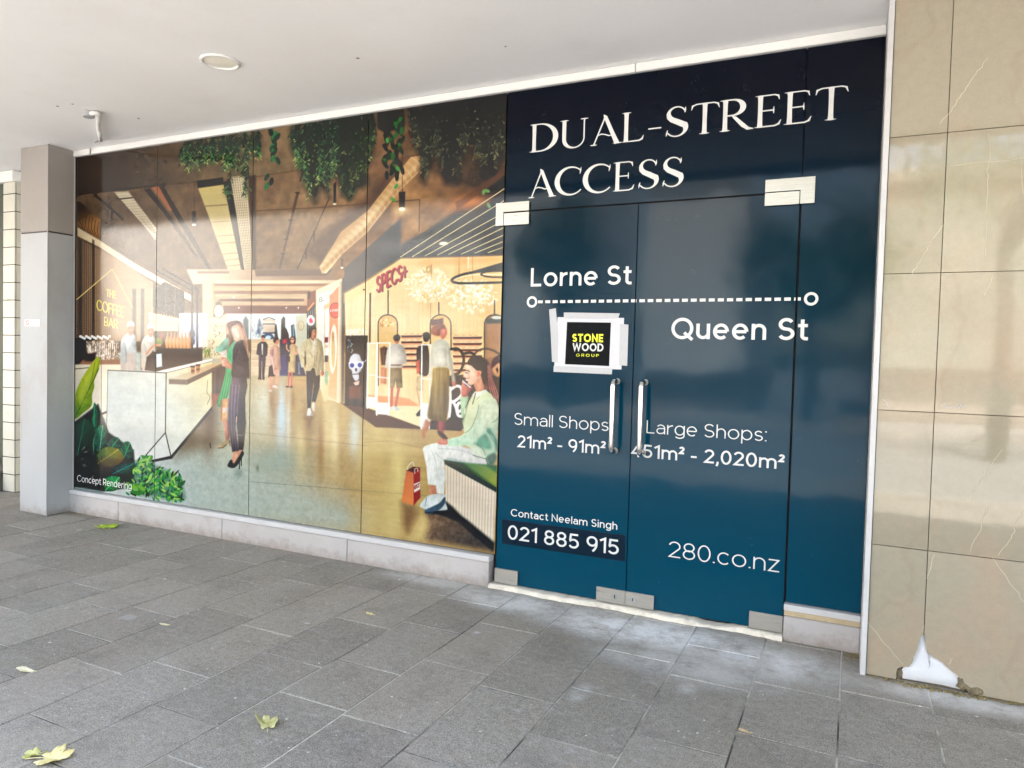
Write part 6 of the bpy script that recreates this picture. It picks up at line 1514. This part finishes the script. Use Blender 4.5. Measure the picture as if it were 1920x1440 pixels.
for i in range(len(c_pts)-1):
    for s in range(6):
        t_ = s/6; g_ = lambda k: Vector(c_pts[min(max(k, 0), len(c_pts)-1)])
        a, b_, c, d = g_(i-1), g_(i), g_(i+1), g_(i+2)
        pth.append(.5*((2*b_)+(-a+c)*t_+(2*a-5*b_+4*c-d)*t_*t_+(-a+3*b_-3*c+d)*t_**3))
pth.append(Vector(c_pts[-1]))
MB().tube(pth, .0150, 14).build('pipe_run', WHITE, cdn, True)
q0, q1 = pth[-7], pth[-6]
MB().tube([q0, q0+(q1-q0)*.35], .0145, 14).build('coupling', GREY, cdn, True)
MB().tube([pth[-5], pth[-1]+(pth[-1]-pth[-2])*.2], .0165, 14).build('socket', WHITE, cdn, True)
wx, wz = on_wall(169, 290, -.026); wx2, wz2 = on_wall(170, 272, -.026)
MB().tube([pth[-1], Vector((wx2+.03, -.04, wz2)), Vector((wx2, -.029, wz2-.01)), Vector((wx, -.028, wz))], .004, 8).build('cable', CONC2, cdn, True)
# screw holes and plugs in the soffit
PLUG = surf('dull plug', S(150, 142, 134), .9, .2, 30)
for u, v, r in ((108, 199, .010), (136, 195, .008), (671, 109, .010), (260, 222, .010), (948, 87, .006)):
    x, y = on_level(u, v, zs); MB().tube([(x, y, zs-.0015), (x, y, zs+.002)], r, 10).build('screw_plug', PLUG, can)

# ------------------------------------------------------------------ fallen leaves
def leaf_outline(kind, rr):
    if kind == 'lobed':
        out = []
        for i in range(60):
            a = 2*math.pi*i/60; th = a-math.pi/2
            lob = abs(math.cos(2.5*(th-math.pi/2+.0)))**.8
            r_ = .52+.40*lob*(1 if math.sin(a) > -.3 else .72)+.06*math.sin(a*13+1)*lob+rr.uniform(-.03, .03)
            if math.sin(a) < -.93: r_ *= .55
            out.append((r_*math.cos(a), r_*math.sin(a)))
        return out
    return [(.46*math.sin(t)*math.sin(t*.5)**.6, -math.cos(t)) for t in [math.pi*i/9 for i in range(10)]]+[(-.46*math.sin(t)*math.sin(t*.5)**.6, -math.cos(t)) for t in [math.pi*i/9 for i in range(8, 0, -1)]]
def fallen(u, v, size, rot, curl, kind, c0, c1, label, seed, group='fallen leaves on the pavement'):
    rr = random.Random(seed); x0, y0 = on_level(u, v, 0); p = leaf_outline(kind, rr)
    m, nt, bs = new_mat('leaf tissue'); pp = node(nt, 'ShaderNodeTexCoord').outputs['Object']
    c = mixc(nt, ramp(nt, noise(nt, pp, 22, 4, .6), .35, .65), c0, c1); c = mixc(nt, ramp(nt, noise(nt, pp, 70, 3, .7), .62, .72), c, S(110, 84, 40))
    nt.links.new(c, bs.inputs['Base Color']); bs.inputs['Roughness'].default_value = .6
    bm = bmesh.new(); ctr = bm.verts.new((0, 0, 0)); rings = []
    for s in (.34, .68, 1.0): rings.append([bm.verts.new((a*s, b*s, 0)) for a, b in p])
    n = len(p)
    for k in range(n):
        bm.faces.new((ctr, rings[0][k], rings[0][(k+1) % n]))
        for i in (0, 1): bm.faces.new((rings[i][k], rings[i+1][k], rings[i+1][(k+1) % n], rings[i][(k+1) % n]))
    for vtx in bm.verts:
        a, b = vtx.co.x, vtx.co.y; r2 = a*a+b*b
        vtx.co.z = curl*(.55*a*a*(1+.4*math.sin(3*b+seed))+.25*max(0, b)**2)+.10*r2*math.sin(4*math.atan2(b, a)+seed)*curl+.03
    me_ = MB().bm(bm)
    ob = thing('fallen_leaf', (x0, y0, .003), label, 'leaf', group)
    cr_, sr = math.cos(math.radians(rot)), math.sin(math.radians(rot))
    tf = lambda q: (x0+size*(q[0]*cr_-q[1]*sr), y0+size*(q[0]*sr+q[1]*cr_), .003+size*max(0, q[2]))
    me_.v = [tf(q) for q in me_.v]
    bl = me_.build('blade', m, ob, True); so = bl.modifiers.new('thick', 'SOLIDIFY'); so.thickness = .0012
    MB().tube([Vector(tf((0, -.3, .05))), Vector(tf((.02, -.8, .08))), Vector(tf((.09, -1.25, .05)))], .0016*max(1, size/.09), 6).build('stalk', m, ob, True)
LY, LG, LP = S(206, 196, 96), S(150, 170, 40), S(214, 206, 168)
fallen(202, 989, .10, 60, .35, 'lobed', S(176, 196, 40), S(120, 150, 30), 'bright yellow-green leaf on the pavement beside the left column', 3)
fallen(48, 1258, .048, 100, .9, 'oval', S(226, 222, 200), S(196, 184, 130), 'pale curled leaf on the pavement, alone at the left', 5)
fallen(502, 1361, .050, 40, 1.5, 'lobed', S(150, 146, 84), S(200, 194, 140), 'curled olive leaf on the pavement in the middle foreground', 8)
fallen(98, 1424, .070, -60, .6, 'lobed', S(220, 212, 164), S(204, 188, 120), 'flat yellow lobed leaf on the pavement, nearest to the viewer', 12)
fallen(62, 1418, .036, 150, .9, 'lobed', S(206, 202, 140), S(150, 150, 60), 'small curled leaf touching the flat yellow lobed leaf', 15)
fallen(694, 1152, .030, 80, .4, 'oval', S(220, 206, 160), S(190, 176, 110), 'tiny cream leaf on the pavement below the shopping bag pane', 21)
fallen(1396, 1372, .026, 70, .3, 'oval', S(214, 190, 150), S(180, 150, 110), 'tiny tan leaf on the pavement before the right-hand door', 23)
fallen(308, 1172, .028, 100, .5, 'oval', S(226, 214, 180), S(196, 186, 140), 'tiny pale leaf amid the grey pavers below the potted plant print', 25)

# ------------------------------------------------------------------ across the street (seen mirrored in the glass and the tiles)
def block(name, x0, x1, y, h, wall, label, bays, storeys, base=3.6, cat='building'):
    o = thing(name, ((x0+x1)/2, y, 0), label, cat)
    b = MB(); b.box(x0, x1, y-10, y, base, h, 0); b.build('wall', wall, o)
    g = MB(); g.box(x0, x1, y-10, y-.6, 0, base, 0); g.build('shop_base', BRICKW, o)
    bw = (x1-x0)/max(1, bays); sh = (h-base-.6)/max(1, storeys)
    for i in range(bays):
        for j in range(storeys): MB().box(x0+bw*(i+.22), x0+bw*(i+.78), y-.02, y+.02, base+sh*(j+.22), base+sh*(j+.82), 0).build('window', GLASSD, o)
    MB().box(x0-.1, x1+.1, y-.1, y+.25, h-.25, h+.1, 0).build('cornice', wall, o)
    return o
block('street_building', -33.5, -24.6, -19.5, 15, CREAMW, 'blank cream sunlit street block mirrored in the coffee bar panes', 0, 0, 1.9)
block('street_building', -24.4, -17.5, -19.5, 13, TANW, 'tan sunlit street block mirrored in the corridor print', 0, 0, 2.6)
block('street_building', -75, -34.5, -19.0, 12, BRICKW, 'brown street block mirrored along the left edge of the print', 8, 2, 3.4)
block('street_building', -17.2, -12.6, -19.5, 6.6, BLUEW, 'low grey street block mirrored in the spectacles shop pane', 3, 1, 2.4)
block('street_building', -11.7, -9.5, -19.5, 9.5, BLUEW, 'narrow grey street block mirrored beside the paper notice', 0, 0, 1.2)
block('street_building', -6.4, -3.2, -19.5, 7.5, BLUEW, 'grey street block mirrored in the middle of the glass doors', 0, 0, 1.2)
block('street_building', .6, 30, -19.5, 6.9, OLIVEW, 'low olive street block mirrored in the tiled pillar', 0, 0, 1.5)
def tree(x, y, h, r, seed, label, ncl=46, nlf=60, lo=.05, hi=.11):
    rr = random.Random(seed); o = thing('street_tree', (x, y, 0), label, 'tree', 'street trees across the road')
    t = MB(); t.tube([(x, y, -.1), (x+.05, y, h*.3), (x-.05, y+.1, h*.5)], [.17, .13, .10], 10)
    for k in range(6):
        a = rr.uniform(0, 6.28); t.tube([(x, y, h*.38+k*.1), (x+math.cos(a)*r*.5, y+math.sin(a)*r*.5, h*.6+rr.uniform(0, .8)), (x+math.cos(a)*r*.85, y+math.sin(a)*r*.85, h*.72+rr.uniform(0, 1))], [.07, .045, .02], 7)
    t.build('trunk', BARK, o, True)
    c = MB()
    for cl in range(ncl):
        a = rr.uniform(0, 6.28); q = rr.random()**.5*r; zc = h*.72+rr.uniform(-1, 1)*h*.26*math.sqrt(max(.05, 1-(q/r)**2)); cx, cy = x+q*math.cos(a), y+q*math.sin(a)
        for k in range(nlf):
            px, py, pz = cx+rr.gauss(0, .32), cy+rr.gauss(0, .32), zc+rr.gauss(0, .28); s = rr.uniform(lo, hi)
            u = Vector((rr.gauss(0, 1), rr.gauss(0, 1), rr.gauss(0, 1))).normalized(); w = u.orthogonal().normalized()
            v = Vector((px, py, pz)); c.add([v-u*s, v+w*s*.5, v+u*s, v-w*s*.5], [(0, 1, 2, 3)])
    c.build('crown', FOL, o)
tree(2.3, -11.5, 8.6, 2.9, 4, 'leafy street tree whose crown sparkles in the tiled pillar', 70, 110, .035, .075)
tree(-8.4, -17.0, 7.0, 1.3, 9, 'slim dark street tree mirrored between two grey blocks', 60, 60)
tree(-1.1, -17.0, 6.2, 2.0, 10, 'dense street tree mirrored in the narrow side panel', 80, 60)
